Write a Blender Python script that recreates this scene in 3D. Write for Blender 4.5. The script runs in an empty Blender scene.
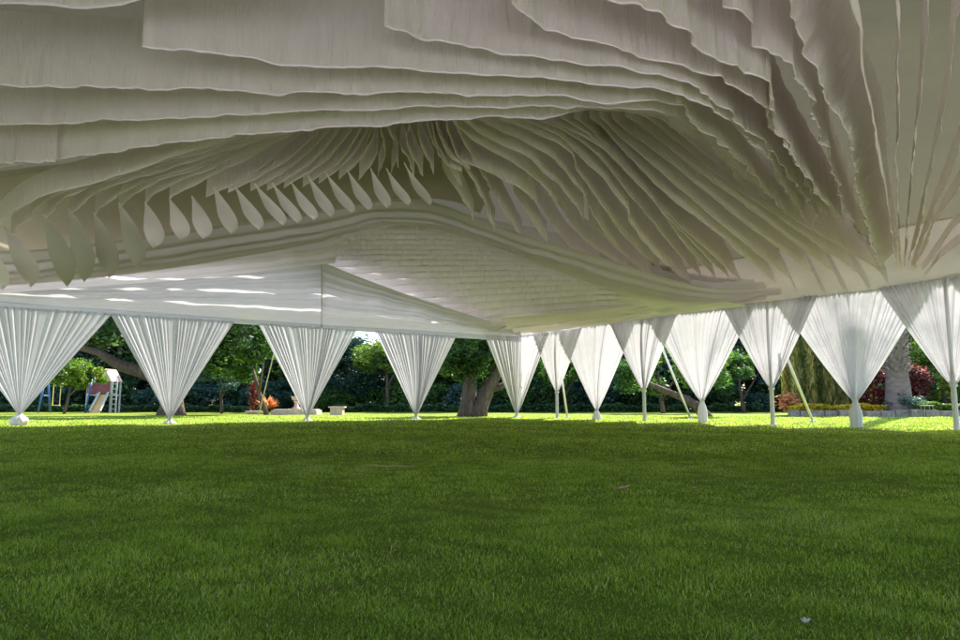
import bpy, math, random
import numpy as np
from mathutils import Vector, Matrix, noise as mnoise

rng = np.random.default_rng(7)
random.seed(7)
SC = bpy.context.scene
COL = SC.collection

# ------------------------------------------------------------------ camera
CAM_H, FPX, HORIZ = 0.60, 693.0, 402.0
PITCH = math.atan((HORIZ - 320) / FPX)
cam_d = bpy.data.cameras.new('camera')
cam = bpy.data.objects.new('camera', cam_d)
COL.objects.link(cam)
cam.location = (0, 0, CAM_H)
cam.rotation_euler = (math.pi / 2 + PITCH, 0, 0)
cam_d.sensor_width = 36.0
cam_d.lens = 36.0 * FPX / 960.0
cam_d.clip_start = 0.05
cam_d.clip_end = 2000
SC.camera = cam

# ------------------------------------------------------------------ light
SUN_AZ = math.atan2(0.56, 0.83)        # clockwise from +Y
SUN_EL = math.radians(44)
world = bpy.data.worlds.new('World')
SC.world = world
world.use_nodes = True
wn, wl = world.node_tree.nodes, world.node_tree.links
wn.clear()
sky = wn.new('ShaderNodeTexSky')
sky.sky_type = 'NISHITA'
sky.sun_disc = False
sky.sun_elevation = SUN_EL
sky.sun_rotation = SUN_AZ
bg = wn.new('ShaderNodeBackground')
bg.inputs['Strength'].default_value = 0.15
wo = wn.new('ShaderNodeOutputWorld')
wl.new(sky.outputs[0], bg.inputs[0])
wl.new(bg.outputs[0], wo.inputs[0])
sd = bpy.data.lights.new('sun', 'SUN')
sd.energy = 4.5
sd.angle = math.radians(0.6)
sd.color = (1.0, 0.93, 0.82)
sun = bpy.data.objects.new('sun', sd)
COL.objects.link(sun)
sdir = Vector((math.sin(SUN_AZ) * math.cos(SUN_EL), math.cos(SUN_AZ) * math.cos(SUN_EL), math.sin(SUN_EL)))
sun.rotation_euler = sdir.to_track_quat('Z', 'Y').to_euler()
sun.location = sdir * 60
SC.view_settings.view_transform = 'Standard'
SC.view_settings.look = 'None'
SC.view_settings.gamma = 1.0
SC.view_settings.use_curve_mapping = False
SC.view_settings.exposure = 1.85
SC.cycles.max_bounces = 8
SC.cycles.diffuse_bounces = 5
SC.cycles.transmission_bounces = 8
SC.cycles.transparent_max_bounces = 12

# ------------------------------------------------------------------ helpers
def tag(o, label=None, cat=None, group=None, kind=None):
    if label: o['label'] = label
    if cat: o['category'] = cat
    if group: o['group'] = group
    if kind: o['kind'] = kind
    return o

def link(o, parent=None):
    COL.objects.link(o)
    if parent is not None: o.parent = parent
    return o

def empty(name, loc=(0, 0, 0), rz=0.0):
    o = bpy.data.objects.new(name, None)
    o.empty_display_size = 0.2
    o.location = loc
    o.rotation_euler = (0, 0, rz)
    return link(o)

def mesh_np(name, V, F, mat, parent=None, smooth=True, loc=None, attr=None):
    """V (n,3), F list of tuples or (m,k) array"""
    me = bpy.data.meshes.new(name)
    V = np.asarray(V, dtype=np.float32)
    if isinstance(F, np.ndarray):
        m, k = F.shape
        me.vertices.add(len(V)); me.vertices.foreach_set('co', V.ravel())
        me.loops.add(m * k); me.loops.foreach_set('vertex_index', F.astype(np.int32).ravel())
        me.polygons.add(m)
        me.polygons.foreach_set('loop_start', np.arange(0, m * k, k, dtype=np.int32))
        me.update(calc_edges=True)
    else:
        me.from_pydata([tuple(v) for v in V], [], F)
        me.update()
    if smooth: me.polygons.foreach_set('use_smooth', [True] * len(me.polygons))
    if attr is not None:
        a = me.attributes.new('tint', 'FLOAT', 'POINT')
        a.data.foreach_set('value', np.asarray(attr, dtype=np.float32))
    if mat: me.materials.append(mat)
    me.validate()
    o = bpy.data.objects.new(name, me)
    if loc is not None: o.location = loc
    return link(o, parent)

class MB:
    """mesh collector"""
    def __init__(s): s.v = []; s.f = []
    def add(s, V, F):
        n = len(s.v); s.v += [tuple(v) for v in V]; s.f += [tuple(i + n for i in f) for f in F]; return s
    def box(s, c, d, rz=0.0, taper=1.0):
        cx, cy, cz = c; dx, dy, dz = [q / 2 for q in d]
        ca, sa = math.cos(rz), math.sin(rz)
        P = []
        for z, t in ((-dz, 1.0), (dz, taper)):
            for x, y in ((-dx, -dy), (dx, -dy), (dx, dy), (-dx, dy)):
                x *= t; y *= t
                P.append((cx + x * ca - y * sa, cy + x * sa + y * ca, cz + z))
        return s.add(P, [(3, 2, 1, 0), (4, 5, 6, 7), (0, 1, 5, 4), (1, 2, 6, 5), (2, 3, 7, 6), (3, 0, 4, 7)])
    def tube(s, pts, rad, n=10, cap=True):
        pts = [Vector(p) for p in pts]
        if not isinstance(rad, (list, tuple)): rad = [rad] * len(pts)
        V = []; F = []
        for i, p in enumerate(pts):
            t = (pts[min(i + 1, len(pts) - 1)] - pts[max(i - 1, 0)]).normalized()
            a = t.cross(Vector((0.31, 0.95, 0.05)) if abs(t.z) > 0.7 else Vector((0, 0, 1))).normalized()
            b = t.cross(a)
            for k in range(n):
                th = 2 * math.pi * k / n
                V.append(p + (a * math.cos(th) + b * math.sin(th)) * rad[i])
        for i in range(len(pts) - 1):
            for k in range(n):
                F.append((i * n + k, i * n + (k + 1) % n, (i + 1) * n + (k + 1) % n, (i + 1) * n + k))
        if cap:
            F.append(tuple(range(n - 1, -1, -1))); F.append(tuple((len(pts) - 1) * n + k for k in range(n)))
        return s.add(V, F)
    def lathe(s, prof, c=(0, 0, 0), n=20, wob=0.0, seed=0):
        V = []; F = []
        for i, (r, z) in enumerate(prof):
            for k in range(n):
                th = 2 * math.pi * k / n
                rr = r * (1 + wob * mnoise.noise(Vector((math.cos(th) * 1.7, math.sin(th) * 1.7, z * 1.3 + seed))))
                V.append((c[0] + rr * math.cos(th), c[1] + rr * math.sin(th), c[2] + z))
        for i in range(len(prof) - 1):
            for k in range(n):
                F.append((i * n + k, i * n + (k + 1) % n, (i + 1) * n + (k + 1) % n, (i + 1) * n + k))
        F.append(tuple(range(n - 1, -1, -1))); F.append(tuple((len(prof) - 1) * n + k for k in range(n)))
        return s.add(V, F)
    def build(s, name, mat, parent=None, smooth=False):
        return mesh_np(name, np.array(s.v), s.f, mat, parent, smooth)

# perspective lookups used while laying out: a bearing + a distance (or height) -> world point
CP, SP = math.cos(PITCH), math.sin(PITCH)
def at(px, py, Y):
    x = (px - 480) / FPX; v = (320 - py) / FPX
    dy = CP - v * SP; dz = SP + v * CP
    t = Y / dy
    return Vector((x * t, Y, CAM_H + dz * t))
def atz(px, py, z):
    x = (px - 480) / FPX; v = (320 - py) / FPX
    dy = CP - v * SP; dz = SP + v * CP
    t = (z - CAM_H) / dz
    return Vector((x * t, dy * t, z))
def gx(px, Y): return (px - 480) / FPX * Y / CP      # lateral place for a bearing near the horizon

# ------------------------------------------------------------------ materials
def mat_new(name):
    m = bpy.data.materials.new(name); m.use_nodes = True
    n, l = m.node_tree.nodes, m.node_tree.links
    n.clear()
    out = n.new('ShaderNodeOutputMaterial')
    return m, n, l, out

def ramp(n, l, fac, stops):
    r = n.new('ShaderNodeValToRGB')
    e = r.color_ramp.elements
    e[0].position, e[0].color = stops[0][0], (*stops[0][1], 1)
    e[1].position, e[1].color = stops[-1][0], (*stops[-1][1], 1)
    for p, c in stops[1:-1]:
        q = e.new(p); q.color = (*c, 1)
    l.new(fac, r.inputs[0])
    return r.outputs[0]

def noise_tex(n, l, scale, detail=4, rough=0.6, coord='Object', mapping=None, dist=0.0):
    tc = n.new('ShaderNodeTexCoord')
    src = tc.outputs[coord]
    if mapping:
        mp = n.new('ShaderNodeMapping'); mp.inputs['Scale'].default_value = mapping
        l.new(src, mp.inputs[0]); src = mp.outputs[0]
    t = n.new('ShaderNodeTexNoise')
    t.inputs['Scale'].default_value = scale
    t.inputs['Detail'].default_value = detail
    t.inputs['Roughness'].default_value = rough
    t.inputs['Distortion'].default_value = dist
    l.new(src, t.inputs['Vector'])
    return t.outputs['Fac']

def fabric(name, c1, c2, transl, transp=0.0, bump=0.35, scale=6.0, mapping=None, tcol=None, bdist=0.02):
    m, n, l, out = mat_new(name)
    f = noise_tex(n, l, scale * 0.35, 5, 0.6)
    col = ramp(n, l, f, [(0.3, c1), (0.7, c2)])
    w = noise_tex(n, l, scale, 6, 0.62, mapping=mapping, dist=0.4)
    bp = n.new('ShaderNodeBump'); bp.inputs['Strength'].default_value = bump; bp.inputs['Distance'].default_value = bdist
    l.new(w, bp.inputs['Height'])
    d = n.new('ShaderNodeBsdfDiffuse'); t = n.new('ShaderNodeBsdfTranslucent')
    l.new(col, d.inputs['Color'])
    if tcol: t.inputs['Color'].default_value = (*tcol, 1)
    else: l.new(col, t.inputs['Color'])
    l.new(bp.outputs[0], d.inputs['Normal']); l.new(bp.outputs[0], t.inputs['Normal'])
    mx = n.new('ShaderNodeMixShader'); mx.inputs[0].default_value = transl
    l.new(d.outputs[0], mx.inputs[1]); l.new(t.outputs[0], mx.inputs[2])
    res = mx.outputs[0]
    if transp > 0:
        tr = n.new('ShaderNodeBsdfTransparent'); m2 = n.new('ShaderNodeMixShader'); m2.inputs[0].default_value = transp
        l.new(res, m2.inputs[1]); l.new(tr.outputs[0], m2.inputs[2]); res = m2.outputs[0]
    l.new(res, out.inputs[0])
    return m

def rough_mat(name, stops, scale=5, rough=0.85, bump=0.3, mapping=None, bscale=None, bdist=0.02, metallic=0.0, detail=5):
    m, n, l, out = mat_new(name)
    f = noise_tex(n, l, scale, detail, 0.65, mapping=mapping)
    col = ramp(n, l, f, stops)
    p = n.new('ShaderNodeBsdfPrincipled')
    p.inputs['Roughness'].default_value = rough; p.inputs['Metallic'].default_value = metallic
    l.new(col, p.inputs['Base Color'])
    w = noise_tex(n, l, bscale or scale * 3, 6, 0.7, mapping=mapping)
    bp = n.new('ShaderNodeBump'); bp.inputs['Strength'].default_value = bump; bp.inputs['Distance'].default_value = bdist
    l.new(w, bp.inputs['Height']); l.new(bp.outputs[0], p.inputs['Normal'])
    l.new(p.outputs[0], out.inputs[0])
    return m

def leafmat(name, stops, transl=0.35):
    m, n, l, out = mat_new(name)
    a = n.new('ShaderNodeAttribute'); a.attribute_name = 'tint'
    col = ramp(n, l, a.outputs['Fac'], stops)
    d = n.new('ShaderNodeBsdfPrincipled'); d.inputs['Roughness'].default_value = 0.55
    l.new(col, d.inputs['Base Color'])
    t = n.new('ShaderNodeBsdfTranslucent')
    hs = n.new('ShaderNodeHueSaturation'); hs.inputs['Value'].default_value = 1.5; hs.inputs['Saturation'].default_value = 1.1
    l.new(col, hs.inputs['Color']); l.new(hs.outputs[0], t.inputs['Color'])
    mx = n.new('ShaderNodeMixShader'); mx.inputs[0].default_value = transl
    l.new(d.outputs[0], mx.inputs[1]); l.new(t.outputs[0], mx.inputs[2])
    l.new(mx.outputs[0], out.inputs[0])
    return m

M_ROOF = fabric('shade_tinted_roof_cloth', (.40, .35, .23), (.46, .41, .28), 0.022, bump=0.15, scale=3, tcol=(.82, .79, .74))  # olive shade of the gaps between drapes put into the colour
M_THIN = fabric('light_strip_gauze', (.62, .62, .66), (.72, .72, .74), 0.33, transp=.02, bump=.1, scale=3)
M_SIDE = fabric('side_light_cloth', (.62, .55, .54), (.70, .63, .62), 0.04, bump=.1, scale=3)
M_SHADE = fabric('painted_shade_cloth', (.50, .46, .34), (.58, .53, .40), 0.16, bump=.1, scale=3)  # dim olive of the recess painted into this cloth
M_ROWS = fabric('gathered_cloth', (.85, .80, .79), (.90, .85, .84), 0.12, bump=.3, scale=5)
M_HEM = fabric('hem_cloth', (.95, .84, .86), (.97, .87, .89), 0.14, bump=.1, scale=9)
M_FIN = fabric('drape_cloth', (.90, .82, .82), (.95, .87, .87), 0.48, bump=1.0, scale=8, mapping=(1, 1, .16), bdist=0.09)
M_LINER = fabric('liner_cloth', (.87, .80, .81), (.92, .85, .86), 0.42, bump=0.3, scale=4)
M_VAL = fabric('valance_cloth', (.70, .68, .72), (.76, .74, .78), 0.28, bump=0.2, scale=4)
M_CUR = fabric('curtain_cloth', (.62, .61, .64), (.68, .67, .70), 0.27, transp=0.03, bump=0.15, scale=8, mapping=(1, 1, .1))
M_POLE = rough_mat('white_painted_steel', [(.3, (.68, .63, .68)), (.7, (.80, .75, .80))], 4, 0.4, 0.05)
M_BEAM = rough_mat('aged_beam_wood', [(.3, (.24, .20, .15)), (.7, (.34, .29, .22))], 4, 0.7, 0.1)
M_BARK = rough_mat('pale_bark', [(.3, (.045, .032, .025)), (.55, (.115, .085, .066)), (.75, (.20, .155, .125))], 3, 0.95, 0.8, (3, 3, .6), bdist=0.06)
M_DBARK = rough_mat('dark_bark', [(.3, (.05, .035, .025)), (.7, (.17, .12, .09))], 3, 0.95, 0.8, (3, 3, .6), bdist=0.06)
M_PALM = rough_mat('palm_bark', [(.3, (.11, .08, .07)), (.5, (.19, .145, .125)), (.75, (.28, .22, .19))], 2.2, 0.95, 0.8, (1, 1, 2.6), bdist=0.05)
M_BOOT = rough_mat('palm_stub', [(.3, (.13, .10, .085)), (.7, (.32, .26, .22))], 4, 0.9, 0.5)
M_STONE = rough_mat('pink_stone', [(.3, (.42, .30, .24)), (.7, (.62, .48, .40))], 5, 0.85, 0.4)
M_KERB = rough_mat('grey_kerb_stone', [(.3, (.13, .115, .10)), (.7, (.32, .28, .25))], 7, 0.9, 0.8)
M_LEAF = [
    leafmat('leaf_dark_green', [(0, (.014, .036, .014)), (.6, (.040, .095, .032)), (1, (.11, .20, .055))]),
    leafmat('leaf_mid_green', [(0, (.022, .060, .014)), (.6, (.060, .145, .028)), (1, (.17, .28, .05))]),
    leafmat('leaf_yellow_green', [(0, (.04, .09, .01)), (.6, (.10, .19, .025)), (1, (.26, .32, .05))]),
    leafmat('leaf_bluish_green', [(0, (.014, .040, .030)), (.6, (.036, .088, .066)), (1, (.09, .17, .12))]),
]
M_CONIFER = leafmat('conifer_gold_green', [(0, (.05, .085, .018)), (.5, (.17, .20, .045)), (1, (.58, .42, .13))])
M_RED = leafmat('leaf_red', [(0, (.06, .014, .016)), (.6, (.16, .045, .040)), (1, (.30, .12, .08))])
M_ORANGE = leafmat('leaf_orange', [(0, (.30, .10, .05)), (.6, (.55, .22, .10)), (1, (.68, .38, .18))])
M_YELLOW = leafmat('yellow_cover', [(0, (.20, .20, .01)), (.5, (.50, .40, .02)), (1, (.75, .55, .05))])
M_BLUE = rough_mat('blue_paint', [(.3, (.03, .09, .22)), (.7, (.05, .14, .32))], 6, 0.45, 0.05)
M_WHITE = rough_mat('white_paint', [(.3, (.42, .42, .44)), (.7, (.56, .55, .57))], 6, 0.5, 0.05)
M_MAROON = rough_mat('maroon_paint', [(.3, (.18, .03, .06)), (.7, (.28, .06, .09))], 6, 0.5, 0.05)
M_ORPL = rough_mat('orange_plastic', [(.3, (.66, .36, .12)), (.7, (.74, .46, .18))], 6, 0.4, 0.05)
M_ROPE = rough_mat('pale_rope', [(.3, (.45, .42, .30)), (.7, (.6, .57, .42))], 20, 0.8, 0.2)
M_YROPE = rough_mat('yellow_rope', [(.3, (.6, .45, .10)), (.7, (.7, .55, .15))], 20, 0.8, 0.2)
M_STRAW = rough_mat('straw', [(.3, (.42, .36, .20)), (.7, (.62, .54, .34))], 20, 0.8, 0.2)
M_BROWN = rough_mat('dry_leaf', [(.3, (.36, .22, .14)), (.7, (.58, .42, .32))], 20, 0.8, 0.2)
M_PALE = rough_mat('pale_petal', [(.3, (.45, .43, .42)), (.7, (.62, .60, .58))], 20, 0.8, 0.2)

def lawn_material():
    m, n, l, out = mat_new('lawn_soil_and_thatch')
    big = noise_tex(n, l, 0.35, 5, 0.6)
    fine = noise_tex(n, l, 60, 6, 0.75)
    mid = noise_tex(n, l, 5, 6, 0.7)
    c1 = ramp(n, l, big, [(.3, (.16, .225, .024)), (.7, (.23, .295, .034))])
    c2 = ramp(n, l, fine, [(.25, (.06, .08, .010)), (.75, (.25, .30, .032))])
    mx = n.new('ShaderNodeMixRGB'); mx.inputs[0].default_value = 0.5
    l.new(c1, mx.inputs[1]); l.new(c2, mx.inputs[2])
    m2 = n.new('ShaderNodeMixRGB'); m2.blend_type = 'MULTIPLY'; m2.inputs[0].default_value = 0.5
    c3 = ramp(n, l, mid, [(.3, (.6, .65, .6)), (.7, (1.15, 1.1, 1.0))])
    l.new(mx.outputs[0], m2.inputs[1]); l.new(c3, m2.inputs[2])
    p = n.new('ShaderNodeBsdfPrincipled'); p.inputs['Roughness'].default_value = 0.9
    p.inputs['Specular IOR Level'].default_value = 0.1
    l.new(m2.outputs[0], p.inputs['Base Color'])
    bp = n.new('ShaderNodeBump'); bp.inputs['Strength'].default_value = 0.9; bp.inputs['Distance'].default_value = 0.03
    l.new(fine, bp.inputs['Height']); l.new(bp.outputs[0], p.inputs['Normal'])
    l.new(p.outputs[0], out.inputs[0])
    return m
M_LAWN = lawn_material()
M_GRASS = leafmat('grass_blades', [(0, (.075, .128, .016)), (.45, (.235, .345, .038)), (.85, (.41, .51, .085)), (1, (.54, .48, .24))], 0.5)

# ------------------------------------------------------------------ tent geometry frame
C0 = Vector((1.6, 27.0, 0))
RD = Vector((.58, -.8146, 0)).normalized()
LD = Vector((-.8146, -.58, 0)).normalized()
ROUT = -LD      # outwards of the right wall
LOUT = -RD      # outwards of the left wall
EAVE = 3.12
def on_wall(px, D):
    """distance from the far corner along the wall for a bearing"""
    k = (px - 480) / FPX / CP
    return (k * C0.y - C0.x) / (D.x - k * D.y)
def lr(p):
    q = Vector((p[0], p[1], 0)) - C0
    return q.dot(LD), q.dot(RD)
def roof_z(l, r):
    m = min(l, r, 21 - l, 24 - r)
    return 3.25 + 3.0 * (1 - math.exp(-max(m, 0) / 3.6))

# ------------------------------------------------------------------ ground
def ground():
    xs = np.concatenate([np.linspace(-400, -40, 12), np.linspace(-38, 38, 78), np.linspace(40, 400, 12)])
    ys = np.concatenate([np.linspace(-60, -4, 8), np.linspace(-3, 60, 100), np.linspace(65, 700, 18)])
    X, Y = np.meshgrid(xs, ys)
    Z = 0.015 * np.sin(X * 0.7 + 1.3) * np.cos(Y * 0.5) + 0.01 * np.sin(X * 1.9 + Y * 1.1)
    Z = Z * np.clip((Y - 1) / 6, 0, 1)
    V = np.stack([X.ravel(), Y.ravel(), Z.ravel()], 1)
    nx, ny = len(xs), len(ys)
    i = np.arange(nx * ny).reshape(ny, nx)
    F = np.stack([i[:-1, :-1].ravel(), i[:-1, 1:].ravel(), i[1:, 1:].ravel(), i[1:, :-1].ravel()], 1)
    o = mesh_np('lawn_ground', V, F, M_LAWN)
    tag(o, kind='structure')
ground()
def bounce_floor():  # added pale reflector behind the camera, bounces sunlight up to the ceiling
    V = []; xs = np.linspace(-45, 45, 24); ys = np.linspace(-48, -2.2, 20)
    X, Y = np.meshgrid(xs, ys); Z = np.full_like(X, .03)
    i = np.arange(X.size).reshape(X.shape)
    F = np.stack([i[:-1, :-1].ravel(), i[:-1, 1:].ravel(), i[1:, 1:].ravel(), i[1:, :-1].ravel()], 1)
    o = mesh_np('ground_reflector', np.stack([X.ravel(), Y.ravel(), Z.ravel()], 1), F, rough_mat('pale_reflector', [(.3, (.62, .60, .61)), (.7, (.74, .71, .71))], 3, .8, .3))
    tag(o, kind='structure')
bounce_floor()
def gz(x, y):
    return (0.015 * np.sin(x * 0.7 + 1.3) * np.cos(y * 0.5) + 0.01 * np.sin(x * 1.9 + y * 1.1)) * np.clip((y - 1) / 6, 0, 1)

def grass():
    Vs, Fs, Ts = [], [], []
    base = 0
    # (y0, y1, density, height, width)
    for y0, y1, den, h, w in ((1.05, 2.2, 36000, .0165, .0021), (2.2, 4.2, 17000, .018, .0028), (4.2, 8, 5600, .021, .0048),
                              (8, 14, 1300, .027, .010), (14, 30, 280, .030, .022)):
        area = 0.80 * (y1 ** 2 - y0 ** 2)
        N = int(area * den)
        y = np.sqrt(rng.uniform(y0 ** 2, y1 ** 2, N)); x = rng.uniform(-.80, .80, N) * y
        # clumps
        cl = 0.5 + 0.5 * np.sin(x * 9.1 + 2 * np.sin(y * 6.3)) * np.cos(y * 8.3 + 1.5 * np.sin(x * 5.1))
        patch = 0.5 + 0.5 * np.sin(x * 1.3 + 1.2 * np.sin(y * .9)) * np.cos(y * 1.7 + np.sin(x * 1.1))
        hh = h * rng.uniform(.5, 1.35, N) * (.55 + .7 * cl) * (.75 + .45 * patch)
        th = rng.uniform(0, 2 * np.pi, N); lean = rng.uniform(.2, 1.5, N) * hh
        wx = np.cos(th + 1.57) * w * .5 * rng.uniform(.6, 1.4, N); wy = np.sin(th + 1.57) * w * .5
        dx, dy = np.cos(th) * lean, np.sin(th) * lean
        z = gz(x, y) - 0.003
        P = np.empty((N, 5, 3))
        P[:, 0] = np.stack([x - wx, y - wy, z], 1); P[:, 1] = np.stack([x + wx, y + wy, z], 1)
        P[:, 2] = np.stack([x + dx * .38 + wx * .8, y + dy * .38 + wy * .8, z + hh * .62], 1)
        P[:, 3] = np.stack([x + dx * .38 - wx * .8, y + dy * .38 - wy * .8, z + hh * .62], 1)
        P[:, 4] = np.stack([x + dx, y + dy, z + hh * .98], 1)
        Vs.append(P.reshape(-1, 3))
        b = base + np.arange(N) * 5
        t1 = np.stack([b, b + 1, b + 2], 1); t2 = np.stack([b, b + 2, b + 3], 1); t3 = np.stack([b + 3, b + 2, b + 4], 1)
        Fs.append(np.concatenate([t1, t2, t3]))
        tt = np.clip(rng.normal(.42, .26, N) + .22 * (patch - .5) + .25 * (cl - .5), 0, .93)
        dry = np.clip(np.sin(x * 2.1 + 1.7 * np.sin(y * 1.3)) * np.sin(y * 1.9 + 1.1 * np.sin(x * .9)), 0, 1) ** 2
        tt -= .08 * np.clip(np.sin(y * 2.6 + .5 * np.sin(x * .8)), 0, 1) * (y < 9)
        tt[rng.random(N) < .015 + .09 * dry] = 1.0
        tt = np.clip(tt, 0, 1)
        Ts.append(np.repeat(tt, 5))
        base += N * 5
    o = mesh_np('lawn_grass', np.concatenate(Vs), np.concatenate(Fs), M_GRASS, smooth=False, attr=np.concatenate(Ts))
    tag(o, 'short mown green lawn grass spreading under the whole tent', 'grass', kind='stuff')
grass()

# ------------------------------------------------------------------ cloth builders
def resample(pts, n, smooth=True):
    pts = [Vector(p) for p in pts]
    if smooth and len(pts) > 2:
        q = []
        ext = [pts[0] * 2 - pts[1]] + pts + [pts[-1] * 2 - pts[-2]]
        for i in range(1, len(ext) - 2):
            p0, p1, p2, p3 = ext[i - 1:i + 3]
            for k in range(12):
                t = k / 12
                q.append(0.5 * ((2 * p1) + (p2 - p0) * t + (2 * p0 - 5 * p1 + 4 * p2 - p3) * t * t + (3 * p1 - p0 - 3 * p2 + p3) * t ** 3))
        q.append(pts[-1]); pts = q
    a = np.array([tuple(p) for p in pts])
    d = np.concatenate([[0], np.cumsum(np.linalg.norm(np.diff(a, axis=0), axis=1))])
    s = np.linspace(0, d[-1], n)
    return np.stack([np.interp(s, d, a[:, k]) for k in range(3)], 1), s

def fbm1(s, freq, seed, octs=3):
    out = np.zeros_like(s); amp = 1.0
    r = np.random.default_rng(seed)
    for o in range(octs):
        k = int(s.max() * freq * 2 ** o) + 4
        v = r.uniform(-1, 1, k + 2)
        x = s * freq * 2 ** o
        i = np.clip(x.astype(int), 0, k); f = x - i; f = f * f * (3 - 2 * f)
        out += amp * (v[i] * (1 - f) + v[np.clip(i + 1, 0, k + 1)] * f)
        amp *= .5
    return out

def ribbon(name, hem, top, mat, parent=None, n=90, m=9, ruff=0.05, fold=3.0, jag=0.03, seed=0, sag=0.0, cross=0.0, hemw=0.0, rip=0.0):
    """cloth between two edges: ruffled most along the hem"""
    H, s = resample(hem, n); T, _ = resample(top, n, True)
    dirs = np.gradient(H, axis=0); dirs /= np.linalg.norm(dirs, axis=1)[:, None] + 1e-9
    up = T - H; L = np.linalg.norm(up, axis=1)[:, None] + 1e-9
    nor = np.cross(dirs, up / L); nor /= np.linalg.norm(nor, axis=1)[:, None] + 1e-9
    f1 = fbm1(s, fold, seed, 3); f2 = fbm1(s, fold * 2.7, seed + 50, 2)
    jg = fbm1(s, fold * .9, seed + 99, 2) +   .18 * fbm1(s, fold * 3.5, seed + 98, 2)
    g3 = [fbm1(s, 5.0, seed + 500 + q, 3) for q in range(4)]
    end = np.clip(np.minimum(s, s[-1] - s) / 0.4, 0.25, 1)
    V = np.empty((m, n, 3))
    for j in range(m):
        v = j / (m - 1)                     # 0 at hem, 1 at top
        w = (1 - v) ** 1.1
        P = H + (T - H) * v
        P = P + nor * ((f1 * ruff * w + f2 * ruff * .35 * (w * .7 + .3)) * end)[:, None]
        if rip:
            a_ = v * 2.99; q_ = int(a_); a_ -= q_
            P = P + nor * (rip * (g3[q_] * (1 - a_) + g3[q_ + 1] * a_) * (.35 + .65 * w))[:, None]
        P = P + nor * (cross * math.sin(math.pi * v))
        P[:, 2] += jg * jag * w - sag * math.sin(math.pi * v)
        V[j] = P
    i = np.arange(m * n).reshape(m, n)
    F = np.stack([i[:-1, :-1].ravel(), i[:-1, 1:].ravel(), i[1:, 1:].ravel(), i[1:, :-1].ravel()], 1)
    o = mesh_np(name, V.reshape(-1, 3), F, mat, parent)
    if hemw > 0:
        b = V[0]; t2 = V[0] + (V[1] - V[0]) / np.linalg.norm(V[1] - V[0], axis=1)[:, None] * hemw
        th = .0035
        Q = np.concatenate([b + nor * th, b - nor * th, t2 - nor * th, t2 + nor * th]); Q[:2 * n, 2] -= .006
        F2 = []
        k = np.arange(n - 1)
        for a0, a1 in ((0, 1), (1, 2), (2, 3), (3, 0)):
            F2.append(np.stack([k + a0 * n, k + 1 + a0 * n, k + 1 + a1 * n, k + a1 * n], 1))
        mesh_np('hem', Q, np.concatenate(F2), M_HEM, o, smooth=False)
    return o

def zline(pts, z0, z1, power=1.0):
    """points given by bearing/elevation, heights running z0 -> z1 along the strip"""
    d = [0]
    for a, b in zip(pts[:-1], pts[1:]): d.append(d[-1] + math.hypot(b[0] - a[0], b[1] - a[1]))
    return [atz(p[0], p[1], z0 + (z1 - z0) * (q / d[-1]) ** power) for p, q in zip(pts, d)]

def fin(pts, z0, z1, drop, label, group, seed, ruff=.05, fold=2.2, jag=.03, drop1=None, lean=(0, 0), power=1.0, mat=None, n=90, cross=0.0, hemw=.022, rip=.010):
    hem = zline(pts, z0, z1, power)
    drop1 = drop if drop1 is None else drop1
    k = len(hem) - 1
    top = [h + Vector((lean[0], lean[1], drop + (drop1 - drop) * i / k)) for i, h in enumerate(hem)]
    o = ribbon('ceiling_drape', hem, top, mat or M_FIN, n=n, ruff=ruff, fold=fold, jag=jag, seed=seed, cross=cross, hemw=hemw, rip=rip)
    return tag(o, label, 'ceiling drape', group)

# ------------------------------------------------------------------ tent roof
def tent_roof():
    nl, nr = 60, 64
    ls = np.linspace(1.45, 21.1, nl); rs = np.linspace(3.3, 24.1, nr)
    V = []
    for r in rs:
        for l in ls:
            p = C0 + LD * float(l) + RD * float(r)
            V.append((p.x, p.y, roof_z(l, r)))
    i = np.arange(nl * nr).reshape(nr, nl)
    F = np.stack([i[:-1, :-1].ravel(), i[:-1, 1:].ravel(), i[1:, 1:].ravel(), i[1:, :-1].ravel()], 1)
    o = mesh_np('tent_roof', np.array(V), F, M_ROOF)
    tag(o, 'large marquee roof, olive shade put into its cloth, spanning above all the drapes', 'tent roof')
tent_roof()

def eave_light_canopy():  # added strips, slit so that sun streaks fall on the valance
    for q, (r0, r1, lab) in enumerate(((-.12, .78, 'outer'), (.86, 1.71, 'second'), (1.79, 2.60, 'third'), (2.67, 3.36, 'inner'))):
        nl, nr = 80, 6
        ls = np.linspace(-.12, 21.1, nl); V = []
        for k in range(nr):
            for l in ls:
                r = r0 + (r1 - r0) * k / (nr - 1)
                if k in (0, nr - 1) and -.1 < r < 3.3: r += .05 * math.sin(l * .9) + .02 * math.sin(l * 2.6)
                p = C0 + LD * float(l) + RD * float(r)
                V.append((p.x, p.y, roof_z(l, r) - .02 + .01 * math.sin(l * 3.1)))
        i = np.arange(nl * nr).reshape(nr, nl)
        F = np.stack([i[:-1, :-1].ravel(), i[:-1, 1:].ravel(), i[1:, 1:].ravel(), i[1:, :-1].ravel()], 1)
        tag(mesh_np('eave_light_canopy', np.array(V), F, M_THIN), 'gauzy strip added to put sun streaks on the left valance, %s of the four' % (lab + ('most' if lab in ('outer', 'inner') else '')), 'added canopy')
eave_light_canopy()
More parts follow.
